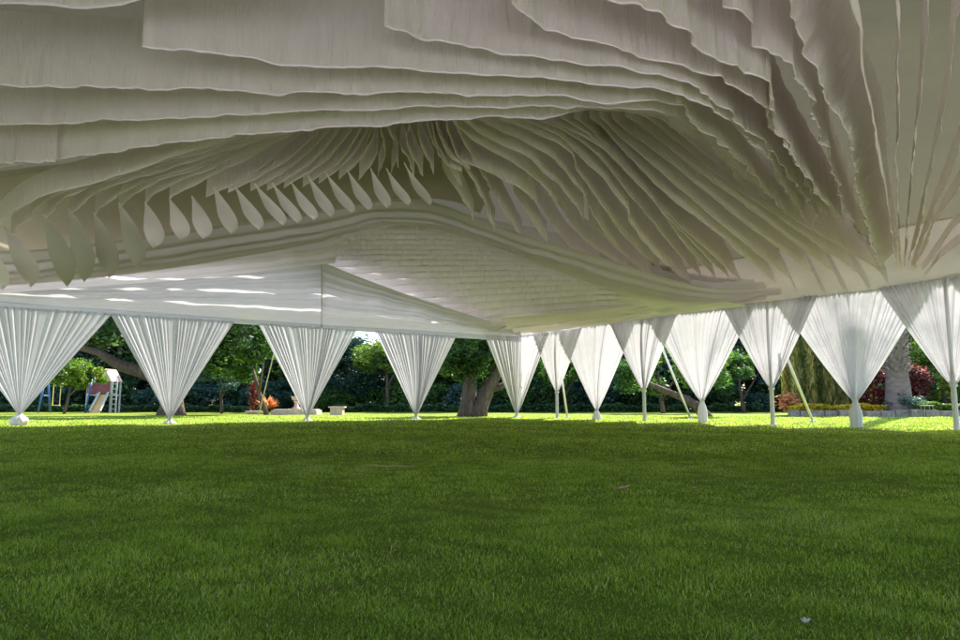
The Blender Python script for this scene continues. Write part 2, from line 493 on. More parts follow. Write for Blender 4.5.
def side_light_canopy():  # added pale strip, brightens the drape ends along the right eave
    nl, nr = 10, 90
    ls = np.linspace(-.12, 1.52, nl); rs = np.linspace(3.38, 24.1, nr); V = []
    for r in rs:
        for l in ls:
            p = C0 + LD * float(l) + RD * float(r)
            V.append((p.x, p.y, roof_z(l, r) - .014 + .01 * math.sin(r * 2.7)))
    i = np.arange(nl * nr).reshape(nr, nl)
    F = np.stack([i[:-1, :-1].ravel(), i[:-1, 1:].ravel(), i[1:, 1:].ravel(), i[1:, :-1].ravel()], 1)
    tag(mesh_np('eave_light_canopy', np.array(V), F, M_SIDE), 'pale strip added to brighten the eave above the right curtains', 'added canopy')
side_light_canopy()
# ------------------------------------------------------------------ ceiling drapes: broad ones overhead (front to back)
S = 0
GA = 'broad drapes sweeping over the front of the ceiling'
A = [
 ([(781,-60),(783,0),(786,18),(800,26),(804,50),(817,82),(835,112),(850,150),(862,210),(880,268)], 4.7, 3.5, 1.0, .5,
  'wide pale drape bending straight down toward the right column'),
 ([(700,-70),(720,0),(727,10),(741,19),(750,33),(755,46),(775,49),(790,65),(805,90),(815,122),(828,145),(833,176),(849,212),(868,248)], 4.6, 3.7, 1.2, .9,
  'long drape with stepped hem just left of the widest bending drape'),
 ([(560,-30),(615,0),(640,4),(654,15),(660,25),(685,34),(689,45),(717,59),(740,65),(760,75),(772,88),(771,113),(782,138),(798,165),(816,191),(842,224)], 4.4, 3.8, 1.2, .9,
  'drape with strongly notched hem crossing the top right ceiling'),
 ([(512,2),(545,26),(600,46),(645,58),(682,67),(700,74),(720,78),(737,88),(750,95),(762,107),(764,117),(772,125),(790,150),(808,185),(830,225)], 4.35, 3.9, 1.1, .8,
  'pleated drape whose free end hangs at the top centre-right'),
 ([(384,28),(430,42),(480,50),(540,57),(600,64),(632,66),(660,75),(695,87),(705,95),(725,107),(735,115),(740,122),(755,135),(762,147),(780,162),(797,187),(820,226)], 4.3, 3.95, 1.0, .7,
  'wrinkled drape whose free corner hangs at the top centre'),
 ([(142,47),(230,56),(320,66),(400,70),(480,75),(550,80),(600,85),(637,86),(675,92),(687,97),(707,105),(727,122),(750,141),(765,157),(785,186),(805,220)], 4.25, 4.0, .95, .7,
  'wrinkled drape whose square free corner hangs at the top left'),
 ([(-60,82),(60,85),(160,89),(320,93),(460,93),(540,95),(600,100),(647,101),(682,108),(690,117),(700,130),(722,144),(745,166),(770,197),(788,214)], 4.2, 4.1, .9, .4,
  'plain drape running level across the upper left of the ceiling'),
 ([(-60,124),(60,123),(160,118),(300,112),(420,107),(520,105),(600,106),(650,108),(680,120),(700,137),(725,158),(745,178),(765,196)], 4.15, 4.2, .8, .4,
  'plain drape second from the back of the level front band'),
 ([(-60,176),(0,166),(60,158),(130,149),(200,140),(260,134),(330,128),(440,120),(540,116),(600,112),(650,113),(680,130),(700,141),(717,156),(735,178),(746,187)], 3.95, 4.35, .75, .4,
  'rearmost level drape in front of the fanned ceiling teeth'),
]
for k, (pts, z0, z1, d0, d1, lab) in enumerate(A):
    S += 1
    fin(pts, z0, z1, d0, lab, GA, S, ruff=[.045,.045,.045,.045,.04,.03,.02,.018,.018][k], fold=1.6, jag=.025, drop1=d1, n=480, rip=.034, lean=(.55, .1) if k == 0 else (0, 0))
fin([(-60,5),(60,4),(132,2),(210,-4),(300,-24)], 4.35, 4.4, 1.0, 'plain cloth edge skimming the very top left', GA, 40, ruff=.02, n=50)
fin([(-60,168),(0,164),(25,162),(56,160)], 3.9, 3.95, .62, 'short pleated end piece below the front band at far left', GA, 41, ruff=.05, fold=5, n=60)

# fan of drapes over the right column
GR = 'narrow drapes fanning out of the right column'
R = [
 [(840,-90),(853,0),(860,30),(863,85),(877,145),(887,200),(896,266)],
 [(895,-90),(897,0),(897,100),(898,200),(900,268)],
 [(938,-90),(926,0),(919,110),(910,200),(904,268)],
 [(985,-90),(957,0),(945,100),(925,200),(908,269)],
 [(1040,-40),(985,75),(960,142),(930,220),(911,270)],
 [(1060,60),(1000,130),(960,185),(935,228),(914,271)],
 [(1080,120),(1000,190),(960,222),(922,271)],
 [(1080,180),(1000,222),(960,243),(925,273)],
 [(1080,225),(1000,248),(960,260),(930,275)],
]
for k, pts in enumerate(R):
    S += 1
    fin(pts, 4.75, 3.45, .32, 'narrow upright drape rising from the right column toward the viewer', GR, S, ruff=.03, fold=.7, jag=.006, drop1=.14, n=110, cross=.02, mat=M_HEM)

# parallel drapes falling to the right eave
GB = 'long parallel drapes falling to the right eave'
B = [
 ([(533,118),(565,132),(598,156),(622,184),(648,216),(675,250),(706,281)], 4.0),
 ([(545,119),(580,135),(605,150),(640,185),(665,215),(690,250),(722,284)], 3.9),
 ([(560,118),(590,136),(612,157),(650,196),(678,228),(712,262),(742,291)], 3.8),
 ([(575,118),(600,138),(620,165),(659,206),(697,242),(735,275),(762,296)], 3.7),
 ([(590,118),(605,130),(620,147),(664,191),(709,227),(780,287)], 3.6),
 ([(600,117),(620,136),(680,188),(739,239),(800,287)], 3.6),
 ([(612,117),(622,126),(680,170),(739,218),(829,287)], 3.55),
 ([(625,116),(640,125),(694,167),(754,212),(852,287)], 3.5),
 ([(640,115),(655,123),(709,167),(768,210),(872,282)], 3.5),
 ([(655,116),(668,124),(718,165),(786,213),(888,277)], 3.5),
]
for pts, z1 in B:
    S += 1
    fin(pts, 5.0, z1, 1.05, 'long smooth diagonal drape ending at the right eave', GB, S, ruff=.016, fold=.9, jag=.006, drop1=.75, n=100)
GB2 = 'shorter diagonal drapes with hanging free ends'
B2 = [
 ([(437,120),(443,140),(458,158),(488,171),(500,177),(518,186),(533,197),(537,204)], 4.6),
 ([(452,120),(475,140),(505,158),(530,176),(548,193),(557,206)], 4.55),
 ([(462,120),(490,138),(530,158),(550,178),(575,203),(584,220)], 4.45),
 ([(480,120),(510,135),(545,152),(560,165),(580,190),(592,215),(606,236),(617,247)], 4.3),
 ([(500,119),(540,135),(560,145),(572,158),(578,172),(597,198),(617,227),(640,252),(660,268)], 4.1),
 ([(520,119),(560,138),(590,165),(612,190),(628,213),(630,224),(655,255),(697,289)], 3.85),
]
for k, (pts, z1) in enumerate(B2):
    S += 1
    fin(pts, 5.0, z1, .95, 'pale diagonal drape ending in a loose hanging point', GB2, S, ruff=.03, fold=1.4, jag=.015, drop1=.8, n=90)
GB3 = 'thin drapes tucked behind the shorter diagonal ones'
for pts, z0, z1 in [
 ([(442,168),(451,182),(460,195),(474,222)], 5.0, 4.5), ([(467,162),(477,187),(486,210),(495,230)], 5.0, 4.45),
 ([(487,168),(502,205),(522,240)], 5.0, 4.4), ([(508,176),(525,210),(547,243)], 5.0, 4.35),
 ([(532,192),(550,220),(572,249),(600,263)], 4.9, 4.2), ([(556,200),(585,240),(628,270)], 4.8, 4.1),
 ([(588,224),(620,252),(652,279)], 4.6, 4.0)]:
    S += 1
    fin(pts, z0, z1, .6, 'thin dark-sided drape showing below the pale diagonal drapes', GB3, S, ruff=.03, fold=1.2, jag=.01, drop1=.5, n=60)

# drapes fanning left from the hub
GC = 'slanting drapes fanning left from the ceiling hub'
ends = [(206,197),(228,193),(250,191),(267,190),(284,188),(303,187),(319,183),(339,180),(359,180),(378,177),(391,174)]
starts = [(300,134),(318,132),(330,130),(340,129),(352,129),(362,128),(369,128),(372,127),(377,127),(380,126),(388,126)]
for k, (e, s_) in enumerate(zip(ends, starts)):
    S += 1
    mid = ((e[0] + s_[0]) / 2 + 6, (e[1] + s_[1]) / 2 + 4)
    z1 = 3.78 + .92 * e[0] / 390
    fin([s_, mid, e], 4.9, z1, .5, 'slanting saw-tooth drape between the hub and the scalloped row', GC, S, ruff=.02, fold=1.2, jag=.010, drop1=.42, n=60)
long_ends = [(169,199),(145,203),(118,208),(94,216),(68,218),(42,222),(10,236),(-24,246)]
for k, e in enumerate(long_ends):
    S += 1
    s_ = (292 - 8 * k, 136 + .6 * k)
    m1 = (s_[0] * .55 + e[0] * .45 - 1 - k, s_[1] * .55 + e[1] * .45 - 1.5 * k)
    m2 = (s_[0] * .2 + e[0] * .8 - 1 - .6 * k, s_[1] * .2 + e[1] * .8 - 2 - 2.6 * k)
    z1 = 3.78 + .92 * e[0] / 390
    fin([s_, m1, m2, e], 4.75 - .06 * k, z1, .45, 'long wavy drape sweeping down to the left eave', GC + ' side', S, ruff=.035, fold=1.3, jag=.02, drop1=.4, n=80)

# scalloped lobes
GL = 'scalloped drape ends lining the left of the ceiling'
lobes = [((214,189),(231,234)),((236,189),(259,230)),((256,186),(283,225)),((273,185),(298,223)),((292,184),(314,220)),((309,178),(331,217)),
 ((327,175),(352,213)),((348,172),(369,210)),((371,170),(387,208)),((387,170),(408,205)),((405,165),(430,205)),
 ((192,198),(203,239)),((170,201),(180,240)),((145,204),(153,248)),((119,206),(137,268)),((94,216),(109,278)),((69,212),(84,282)),((42,215),(67,287)),((5,230),(31,287)),((-30,235),(2,290))]
for k, (t, b) in enumerate(lobes):
    S += 1
    zt = 3.76 + .98 * t[0] / 390; zb = 2.75 + 1.70 * b[0] / 430
    dx, dy = b[0] - t[0], b[1] - t[1]
    lf = lambda u, w: (t[0] + dx * u + w, t[1] + dy * u)
    bul = 11.0 if dy > 45 else 9.5
    u0 = -.06
    w_ = lambda u, o: lf(u0 + (1 - u0) * u, o * bul)
    e1 = [w_(0, 0), w_(.15, -.12), w_(.35, -.36), w_(.62, -.62), w_(.85, -.40), w_(1, 0)]
    e2 = [w_(0, .04), w_(.15, .26), w_(.35, .55), w_(.6, .80), w_(.83, .62), w_(1, .03)]
    hem = zline(e1, zt, zb); top = [p + Vector((0, .30 * math.sin(math.pi * i / 5), 0)) for i, p in enumerate(zline(e2, zt + .02, zb + .02))]
    o = ribbon('drape_scallop', hem, top, M_HEM, n=34, m=9, ruff=.012, fold=2, jag=.0, seed=200 + S, cross=.015, hemw=0)
    tag(o, 'curved leaf-shaped drape end hanging in the scalloped row', 'ceiling drape', GL)
# hub drapes
GH = 'short curled drapes at the ceiling hub'
for pts in [[(403,124),(401,145),(412,172),(414,178)], [(395,125),(392,145),(398,168)], [(410,124),(409,147),(420,172),(423,176)], [(417,123),(420,145),(431,168),(434,174)], [(436,121),(441,140),(452,158),(470,170)], [(432,124),(440,150),(452,172),(462,186)], [(446,126),(455,150),(468,172),(480,190)], [(458,130),(470,155),(484,178),(496,198)], [(427,122),(432,143),(445,163),(462,172)]]:
    S += 1
    fin(pts, 4.95, 4.75, .45, 'short curled drape hanging below the ceiling hub', GH, S, ruff=.025, fold=1.6, jag=.01, n=50)

# added sheet behind the scalloped row, recess shade in its olive colour
o = ribbon('shade_sheet', [at(-160, 262, 14.6), at(0, 258, 15.0), at(200, 240, 15.6), at(420, 202, 15.6), at(480, 215, 15.8)], [at(-160, 180, 13.6), at(0, 165, 13.8), at(200, 150, 13.8), at(430, 120, 12.7), at(520, 120, 12.8)], M_SHADE, n=90, m=14, ruff=.05, fold=.8, seed=777)
tag(o, 'added olive sheet coloured as shade behind the scalloped drape ends', 'ceiling liner')
# beams glimpsed between the drapes
def beam(a, b, w=.1, h=.14, label=''):
    m = MB(); d = (b - a); L = d.length; d.normalize()
    side = Vector((-d.y, d.x, 0)).normalized() * w / 2; up = Vector((0, 0, h))
    P = [a - side, a + side, b + side, b - side]; P += [p + up for p in P]
    m.add(P, [(3, 2, 1, 0), (4, 5, 6, 7), (0, 1, 5, 4), (1, 2, 6, 5), (2, 3, 7, 6), (3, 0, 4, 7)])
    tag(m.build('roof_beam', M_BEAM), label, 'beam')
beam(atz(-40, 253, 4.15), atz(300, 219, 4.75), label='brown roof beam behind the scalloped drape ends')

# ------------------------------------------------------------------ liner sheets towards the far side
def sheet(name, low, high, label, cat, mat=M_LINER, n=110, m=26, ruff=.03, fold=2.0, folds_across=0.0, seed=0, group=None, wave=0.02, nf=9):
    """sheet with long folds that run along it"""
    H, s = resample(low, n); T, _ = resample(high, n)
    up = T - H; L = np.linalg.norm(up, axis=1)[:, None] + 1e-9
    dirs = np.gradient(H, axis=0); dirs /= np.linalg.norm(dirs, axis=1)[:, None] + 1e-9
    nor = np.cross(dirs, up / L); nor /= np.linalg.norm(nor, axis=1)[:, None] + 1e-9
    r = np.random.default_rng(seed)
    ph = r.uniform(0, 6.28, 6)
    V = np.empty((m, n, 3)); u = s / s[-1]
    for j in range(m):
        v = j / (m - 1)
        vv = v + .05 * np.sin(u * 5 + ph[0]) * math.sin(math.pi * v) + .02 * np.sin(u * 13 + ph[1]) * math.sin(math.pi * v)
        d = wave * (1.6 * (1 - 2 * np.abs(np.sin(vv * nf * 3.14 + ph[2])) ** .7) + .6 * np.sin(vv * nf * 1.7 * 6.28 + ph[3] + 2 * u)) * (math.sin(math.pi * v) ** .5)
        d = d + ruff * fbm1(s, fold, seed + 5, 2) * math.sin(math.pi * v)
        V[j] = H + (T - H) * v + nor * d[:, None]
        V[j][:, 2] -= folds_across * math.sin(math.pi * v)
    i = np.arange(m * n).reshape(m, n)
    F = np.stack([i[:-1, :-1].ravel(), i[:-1, 1:].ravel(), i[1:, 1:].ravel(), i[1:, :-1].ravel()], 1)
    return tag(mesh_np(name, V.reshape(-1, 3), F, mat), label, cat, group)

def wallpt(D, t, z, out=0.0):
    n = ROUT if D is RD else LOUT
    p = C0 + D * t + n * out
    return Vector((p.x, p.y, z))

t322 = on_wall(322, LD)
apex = at(322, 262, 18.0)
valL = sheet('eave_valance', [wallpt(LD, 24, 3.12), wallpt(LD, 18, 3.12), wallpt(LD, 13, 3.08), wallpt(LD, t322, 3.06)],
      [at(-160, 308, 13.6), at(30, 290, 15.5), at(180, 279, 17.0), apex], 'bright white sloping valance with long folds, left of its corner seam', 'valance', M_VAL, m=110, wave=.030, nf=10, seed=3)
valR = sheet('eave_valance', [wallpt(LD, t322, 3.06), wallpt(LD, 4, 3.1), wallpt(LD, -.05, 3.14)],
      [apex, at(400, 292, 20.5), at(520, 331, 25.9)], 'bright white sloping valance with long folds, right of its corner seam', 'valance', M_VAL, m=110, wave=.030, nf=10, seed=8)
# seam cord
mb = MB(); mb.tube([wallpt(LD, t322, 3.04) - Vector((0, .05, 0)), (wallpt(LD, t322, 3.04) + apex) / 2 - Vector((0, .03, .03)), apex - Vector((0, 0.05, .03))], .014, 6)
mb.build('seam_cord', M_ROPE, valR)
# vertical strip of valance along the eave
def strip(D, t0, t1, z0, z1, label, seed):
    a = [wallpt(D, t0 + (t1 - t0) * k / 8, z0, -.03) for k in range(9)]
    b = [wallpt(D, t0 + (t1 - t0) * k / 8, z1, -.02) for k in range(9)]
    return sheet('eave_valance', a, b, label, 'valance', M_VAL, n=160, m=12, ruff=.01, wave=.012, nf=2, seed=seed)
strip(LD, t322 + .02, 26, 2.93, 3.10, 'narrow white band along the eave above the left curtains', 11)
strip(LD, .0, t322 - .02, 2.93, 3.12, 'narrow white band along the eave above the corner curtains', 12)

sheet('ceiling_liner', [at(-160, 309, 13.5), at(30, 291, 15.4), at(180, 280, 16.9), at(335, 263, 17.9)],
      [at(-160, 275, 13.5), at(30, 268, 14.8), at(180, 248, 15.3), at(345, 228, 15.8)],
      'smooth bluish-grey liner sheet just above the bright valance', 'ceiling liner', M_LINER, wave=.03, nf=3, seed=21)
sheet('ceiling_liner', [at(-160, 292, 13.6), at(30, 284, 15.0), at(160, 270, 15.5), at(300, 247, 15.7), at(350, 233, 15.8), at(400, 225, 16.0), at(440, 230, 16.5), at(480, 241, 17.0), at(560, 271, 19.0), at(640, 299, 19.6), at(700, 304, 18.4), at(778, 293, 17.1)],
      [at(-160, 250, 13.2), at(30, 250, 13.9), at(160, 234, 14.1), at(300, 214, 14.4), at(360, 203, 14.5), at(400, 199, 14.6), at(440, 204, 14.8), at(500, 227, 15.3), at(600, 257, 17.0), at(700, 286, 17.6), at(782, 288, 17.0)],
      'long swagged liner arching over the inner ceiling with olive shaded folds', 'ceiling liner', M_LINER, n=200, m=40, wave=.035, nf=4.5, seed=31, folds_across=.1)
sheet('ceiling_liner', [at(290, 262, 19.0), at(400, 292, 21.7), at(515, 331, 26.4), at(640, 318, 21.4)],
      [at(350, 222, 17.3), at(430, 232, 18.2), at(560, 272, 20.2), at(750, 306, 18.0)],
      'flat backing cloth behind the gathered rows of the far ceiling', 'ceiling liner', M_ROWS, wave=.02, nf=3, seed=77)
# the gathered far ceiling: rows of shallow ruffles
GE = 'rows of gathered cloth on the far ceiling'
NR = 19
lowL = [(330,262),(420,300),(520,333),(640,326),(748,308)]
for k in range(NR):
    v = k / (NR - 1)
    # row k from the upper fold line (v=0) down to the eave (v=1)
    w = v / .35 if v < .35 else (v - .35) / .65
    l0 = (365 - 72 * w, 225 + 32 * w) if v < .35 else (293 + 192 * w, 257 + 75 * w)
    r0 = (440 + 326 * v ** .55, 233 + 67 * v ** .75)
    Y0 = (16.2 + 2.3 * w if v < .35 else 18.5 + 7.2 * w); Y1 = 16.8 + .6 * v + 2 * math.sin(3.14 * v)
    pts = []
    for q in range(7):
        u = q / 6
        pts.append(at(l0[0] + (r0[0] - l0[0]) * u, l0[1] + (r0[1] - l0[1]) * u - 7 * math.sin(math.pi * u) * (1 - v), Y0 + (Y1 - Y0) * u))
    hem = pts; top = [p + Vector((0, .10, .5)) for p in pts]
    S += 1
    o = ribbon('gathered_row', hem, top, M_ROWS, n=300, m=6, ruff=.03, fold=5, jag=.0, seed=300 + k, cross=-.07)
    tag(o, 'shallow gathered row of cloth on the far ceiling above the corner', 'ceiling drape', GE)
# swag hem closing the ceiling over the right curtains
sheet('ceiling_liner', [wallpt(RD, -.05, 3.16, -.1), wallpt(RD, 2, 3.17, -.1), wallpt(RD, 5, 3.18, -.1), wallpt(RD, 8.6, 3.26, -.12), wallpt(RD, 9.9, 3.42, -.12)],
      [at(500, 318, 23.0), at(580, 312, 21.5), at(640, 305, 20.5), at(720, 296, 18.6), at(775, 285, 17.6)],
      'pale liner strip closing the ceiling along the far right eave', 'ceiling liner', M_LINER, wave=.03, nf=3, seed=41)

# ------------------------------------------------------------------ curtains and poles
def curtain(D, t, hl, hr, ztop, tie, label, group, seed, bundle='spread', kind='ground', wrap=None, pleats=24, out=0.0):
    """gathered curtain: wide at the eave, tied at height 'tie'. hl/hr: half widths towards smaller / larger t"""
    n, m = 260, 34
    r = np.random.default_rng(seed)
    nrm = ROUT if D is RD else LOUT
    u = np.linspace(-1, 1, n)
    s = np.linspace(0, 1, n)
    warp = s + .020 * np.sin(s * 9 + seed) + .012 * np.sin(s * 23 + seed * 2) + .005 * np.sin(s * 51 + seed)
    amp = 0.55 + 0.35 * np.sin(s * 17 + seed) * np.sin(s * 7.3 + 2 * seed) + .25 * np.sin(s * 41 + seed)
    ph = warp * pleats * 2 * np.pi
    pleat = (np.sin(ph) + .35 * np.sin(2 * ph + 1.1) + .3 * np.sin(.5 * ph + seed)) * amp
    V = np.empty((m, n, 3))
    root = wallpt(D, t, 0)
    for j in range(m):
        v = j / (m - 1)               # 0 top, 1 tie
        z = ztop + (tie - ztop) * v
        half = np.where(u < 0, hl, hr)
        # straight edges with a slightly hollow lower part
        shrink = (1 - v) + .0
        shrink = shrink ** (.92 if D is RD else 1.02)
        w0 = .045
        off = u * (half * shrink + w0)
        dep = pleat * (.046 * (1 - v) ** .6 + .012)
        belly = 0.10 * math.sin(math.pi * v) * (1 - u ** 2)
        dist = t + off
        if wrap is not None:
            # the part past the corner turns along the other wall
            P = np.empty((n, 3))
            for k in range(n):
                dk = dist[k]
                if dk >= 0: q = C0 + D * float(dk) + nrm * float(dep[k] + out)
                else:
                    oth = RD if D is LD else LD
                    on = ROUT if D is LD else LOUT
                    q = C0 + oth * float(-dk) + on * float(dep[k] + out)
                P[k] = (q.x, q.y, z)
            V[j] = P
        else:
            V[j, :, 0] = C0.x + D.x * dist + nrm.x * (dep + out - belly)
            V[j, :, 1] = C0.y + D.y * dist + nrm.y * (dep + out - belly)
            V[j, :, 2] = z
    V[:, :, :] -= np.array([root.x, root.y, 0])
    i = np.arange(m * n).reshape(m, n)
    F = np.stack([i[:-1, :-1].ravel(), i[:-1, 1:].ravel(), i[1:, 1:].ravel(), i[1:, :-1].ravel()], 1)
    e = empty('curtain', (root.x, root.y, 0))
    tag(e, label, 'curtain', group)
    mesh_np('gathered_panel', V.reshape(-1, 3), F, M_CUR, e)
    # tie and tail
    o = nrm * out
    b = MB(); nn = 28
    def flute(prof, name, wob=.18, lobes=9):
        V2 = []; F2 = []
        for (rr, z) in prof:
            for k in range(nn):
                th = 2 * math.pi * k / nn
                q = rr * (1 + wob * math.sin(th * lobes + seed))
                V2.append((o.x + q * math.cos(th), o.y + q * math.sin(th), z))
        for a in range(len(prof) - 1):
            for k in range(nn):
                F2.append((a * nn + k, a * nn + (k + 1) % nn, (a + 1) * nn + (k + 1) % nn, (a + 1) * nn + k))
        return mesh_np(name, np.array(V2), F2, M_CUR, e)
    if kind == 'pole':
        flute([(.075, tie + .10), (.06, tie + .03), (.05, tie - .03), (.054, tie - .2), (.052, .25), (.06, .05), (.075, .0)], 'wrapped_tail', .05, 7)
        flute([(.075, tie + .03), (.08, tie), (.075, tie - .03)], 'tie_band', .02, 3)
    elif bundle == 'tail':
        flute([(.09, tie + .08), (.055, tie + .01), (.055, tie - .02), (.10, tie - .16), (.13, tie - .34), (.12, .05), (.14, .0)], 'fluted_tail', .16, 8)
        flute([(.06, tie + .03), (.068, tie), (.06, tie - .03)], 'tie_band', .02, 3)
    elif bundle == 'puff':
        flute([(.07, tie + .06), (.045, tie), (.10, tie - .04), (.19, tie - .12), (.21, tie - .19), (.17, .03), (.12, .0)], 'knotted_puff', .10, 7)
        flute([(.05, tie + .03), (.06, tie), (.05, tie - .03)], 'tie_band', .02, 3)
    else:
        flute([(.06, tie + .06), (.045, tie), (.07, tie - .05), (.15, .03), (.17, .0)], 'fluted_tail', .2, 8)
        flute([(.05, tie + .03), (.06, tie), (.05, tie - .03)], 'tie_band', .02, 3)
    return e

GRC = 'inverted triangle curtains of the right wall'
GLC = 'inverted triangle curtains of the left wall'
def pole(x, y, label, group=None):
    e = empty('tent_pole', (x, y, 0)); tag(e, label, 'pole', group)
    MB().tube([(0, 0, .02), (0, 0, 3.3)], .04, 12).build('shaft', M_POLE, e, True)
    MB().box((0, 0, .012), (.2, .2, .024)).build('base_plate', M_POLE, e)
    return e
right = [(556,'pole',.95,'white curtain tied to the second-farthest pole near the tent corner'),
 (593,'spread',.32,'bright white curtain gathered to the grass, first of the right wall'),
 (642,'pole',.95,'white curtain tied to the pole at the middle of the right wall'),
 (697,'tail',.62,'white curtain with creamy tail touching the grass beside a leaning trunk'),
 (768,'pole',.95,'sunlit white curtain tied to the pole left of the golden conifers'),
 (848,'tail',.62,'bluish curtain with palm frond shadows and a fluted tail'),
 (948,'pole',.95,'dappled curtain tied to the nearest pole at the right edge')]
ts = []
for k, (px, kd, tie, lab) in enumerate(right):
    t = on_wall(px, RD); ts.append(t)
    is_pole = kd == 'pole'
    curtain(RD, t, 1.38 if is_pole else 1.85, 1.38 if is_pole else 1.85, 3.32, tie, lab, GRC, 11 + k, bundle=kd, kind='pole' if is_pole else 'ground', pleats=22 + (k % 3) * 2, out=.0 if is_pole else .09)
    if is_pole:
        p = C0 + RD * t
        pole(p.x, p.y, ['thin white pole in the tied curtain nearest the tent corner', 'thin white pole under the curtain mid right wall',
                        'white pole under the curtain left of the golden conifers', 'white pole at the right edge under the nearest curtain'][k // 2])
for j, dt in enumerate((2.1, 4.2)):
    t = ts[-1] + dt
    curtain(RD, t, 2.02, 2.02, 3.32, .62 if j == 0 else .95, 'white curtain of the right wall mostly beyond the right edge', GRC, 31 + j, bundle='tail', kind='ground' if j == 0 else 'pole', out=.05)
left = [(27,'puff',.30,'large left curtain ending in a knotted puff on the grass'),
 (175,'spread',.14,'white curtain in front of the big tree trunk, left wall'),
 (310,'spread',.14,'white curtain below the valance seam beside the stone planter'),
 (417,'spread',.14,'bluish white curtain between the low far trees and the twin-trunked tree')]
for k, (px, kd, tie, lab) in enumerate(left):
    t = on_wall(px, LD)
    hw = 1.62 if k else 1.9
    curtain(LD, t, hw, hw, 3.0, tie, lab, GLC, 51 + k, bundle=kd, pleats=24 + 2 * (k % 2))
curtain(LD, on_wall(516, LD), 1.9, 1.55, 3.24, .12, 'grey-white curtain wrapping the far corner right of the twin-trunked tree', GLC, 57, wrap=True)
t = on_wall(27, LD)
curtain(LD, t + 3.75, 1.95, 1.9, 3.05, .3, 'white curtain cut off by the left edge of the picture', GLC, 58, bundle='puff', out=-.12)

def lean_pole(p0, p1, rad, label, cat='brace pole'):
    a, b = at(*p0), Vector(p1)
    e = empty('brace_pole', b); tag(e, label, cat)
    MB().tube([a - b, Vector((0, 0, .03))], rad, 10).build('shaft', M_POLE, e, True)
    MB().box((0, 0, .02), (.18, .12, .04)).build('foot_plate', M_POLE, e)
lean_pole((561, 372, 26.0), (gx(566, 27.2), 27.2, 0), .038, 'leaning white brace behind the curtain nearest the corner')
lean_pole((661, 345, 23.4), (gx(687, 24.9), 24.9, 0), .036, 'leaning white brace left of the creamy-tailed curtain')
lean_pole((781, 343, 18.4), (gx(807, 21.6), 21.6, 0), .038, 'leaning white brace in front of the golden conifers')
e = empty('guy_rope', (gx(262, 30), 30, 0)); tag(e, 'thin pale guy rope slanting down beside the red plant', 'rope')
b0 = Vector((gx(262, 30), 30, 0))
MB().tube([at(276, 345, 24.5) - b0, Vector((0, 0, .02))], .018, 6).build('rope', M_ROPE, e, True)
MB().tube([Vector((0, 0, -.05)), Vector((.03, .02, .22))], .03, 6).build('stake', M_BEAM, e)

# ------------------------------------------------------------------ vegetation
def leaves(N, centre_fn, size, tint=(.5, .22), flat=.4, aspect=.6, seed=0):
    r = np.random.default_rng(seed)
    P, T = centre_fn(N, r)
    N = len(P)
    a = r.normal(size=(N, 3)); a[:, 2] *= flat; a /= np.linalg.norm(a, axis=1)[:, None]
    b = np.cross(a, r.normal(size=(N, 3))); b /= np.linalg.norm(b, axis=1)[:, None] + 1e-9
    sz = size * r.uniform(.55, 1.4, N)[:, None]
    A, B = a * sz, b * sz * aspect
    V = np.stack([P - A, P + B * .8 - A * .1, P + A, P - B * .8 - A * .1], 1).reshape(-1, 3)
    F = np.arange(N * 4).reshape(N, 4)
    tt = np.clip(r.normal(tint[0], tint[1], N) + T, 0, 1)
    return V, F, np.repeat(tt, 4)

def crown_fn(rx, ry, rz, cz, clumps, cr, seed, skirt=0.0):
    rr = np.random.default_rng(seed)
    d = rr.normal(size=(clumps, 3)); d /= np.linalg.norm(d, axis=1)[:, None]
    rad = rr.uniform(.35, 1.0, clumps) ** .6
    Cc = d * rad[:, None] * np.array([rx, ry, rz]); Cc[:, 2] += cz
    cs = cr * rr.uniform(.5, 1.5, clumps); ct = rr.normal(0, .16, clumps)
    def fn(N, r):
        k = r.integers(0, clumps, N)
        q = r.normal(size=(N, 3)); q /= np.linalg.norm(q, axis=1)[:, None]
        q *= (r.uniform(0, 1, N) ** .45)[:, None] * cs[k][:, None] * np.array([1, 1, .75])
        P = Cc[k] + q
        P = P[P[:, 2] > skirt] if True else P
        return P, ct[k][:len(P)]
    return fn

def crown_mesh(name, mat, parent, N, size, rx, ry, rz, cz, clumps, cr, seed, skirt=0.05, tint=(.5, .22)):
    V, F, T = leaves(N, crown_fn(rx, ry, rz, cz, clumps, cr, seed, skirt), size, seed=seed, tint=tint)
    return mesh_np(name, V, F, mat, parent, smooth=False, attr=T)

def trunk_mb(h, r0, seed, lean=(0, 0), limbs=5, spread=1.6, flare=1.5):
    rr = random.Random(seed); m = MB()
    pts = []; rad = []
    for k in range(9):
        u = k / 8
        pts.append((lean[0] * u * h + .1 * math.sin(u * 4 + seed), lean[1] * u * h + .1 * math.cos(u * 3 + seed), u * h - .05))
        rad.append(r0 * (1 - .55 * u) * (1 + (flare - 1) * math.exp(-u * 9)))
    m.tube(pts, rad, 12)
    for q in range(limbs):
        u = rr.uniform(.45, .95); i = int(u * 8); p = Vector(pts[i]); an = rr.uniform(0, 6.28)
        L = spread * rr.uniform(.6, 1.2)
        pp = [p, p + Vector((math.cos(an) * L * .4, math.sin(an) * L * .4, L * .3)), p + Vector((math.cos(an) * L, math.sin(an) * L, L * .75))]
        m.tube(pp, [rad[i] * .5, rad[i] * .33, rad[i] * .12], 7)
    return m

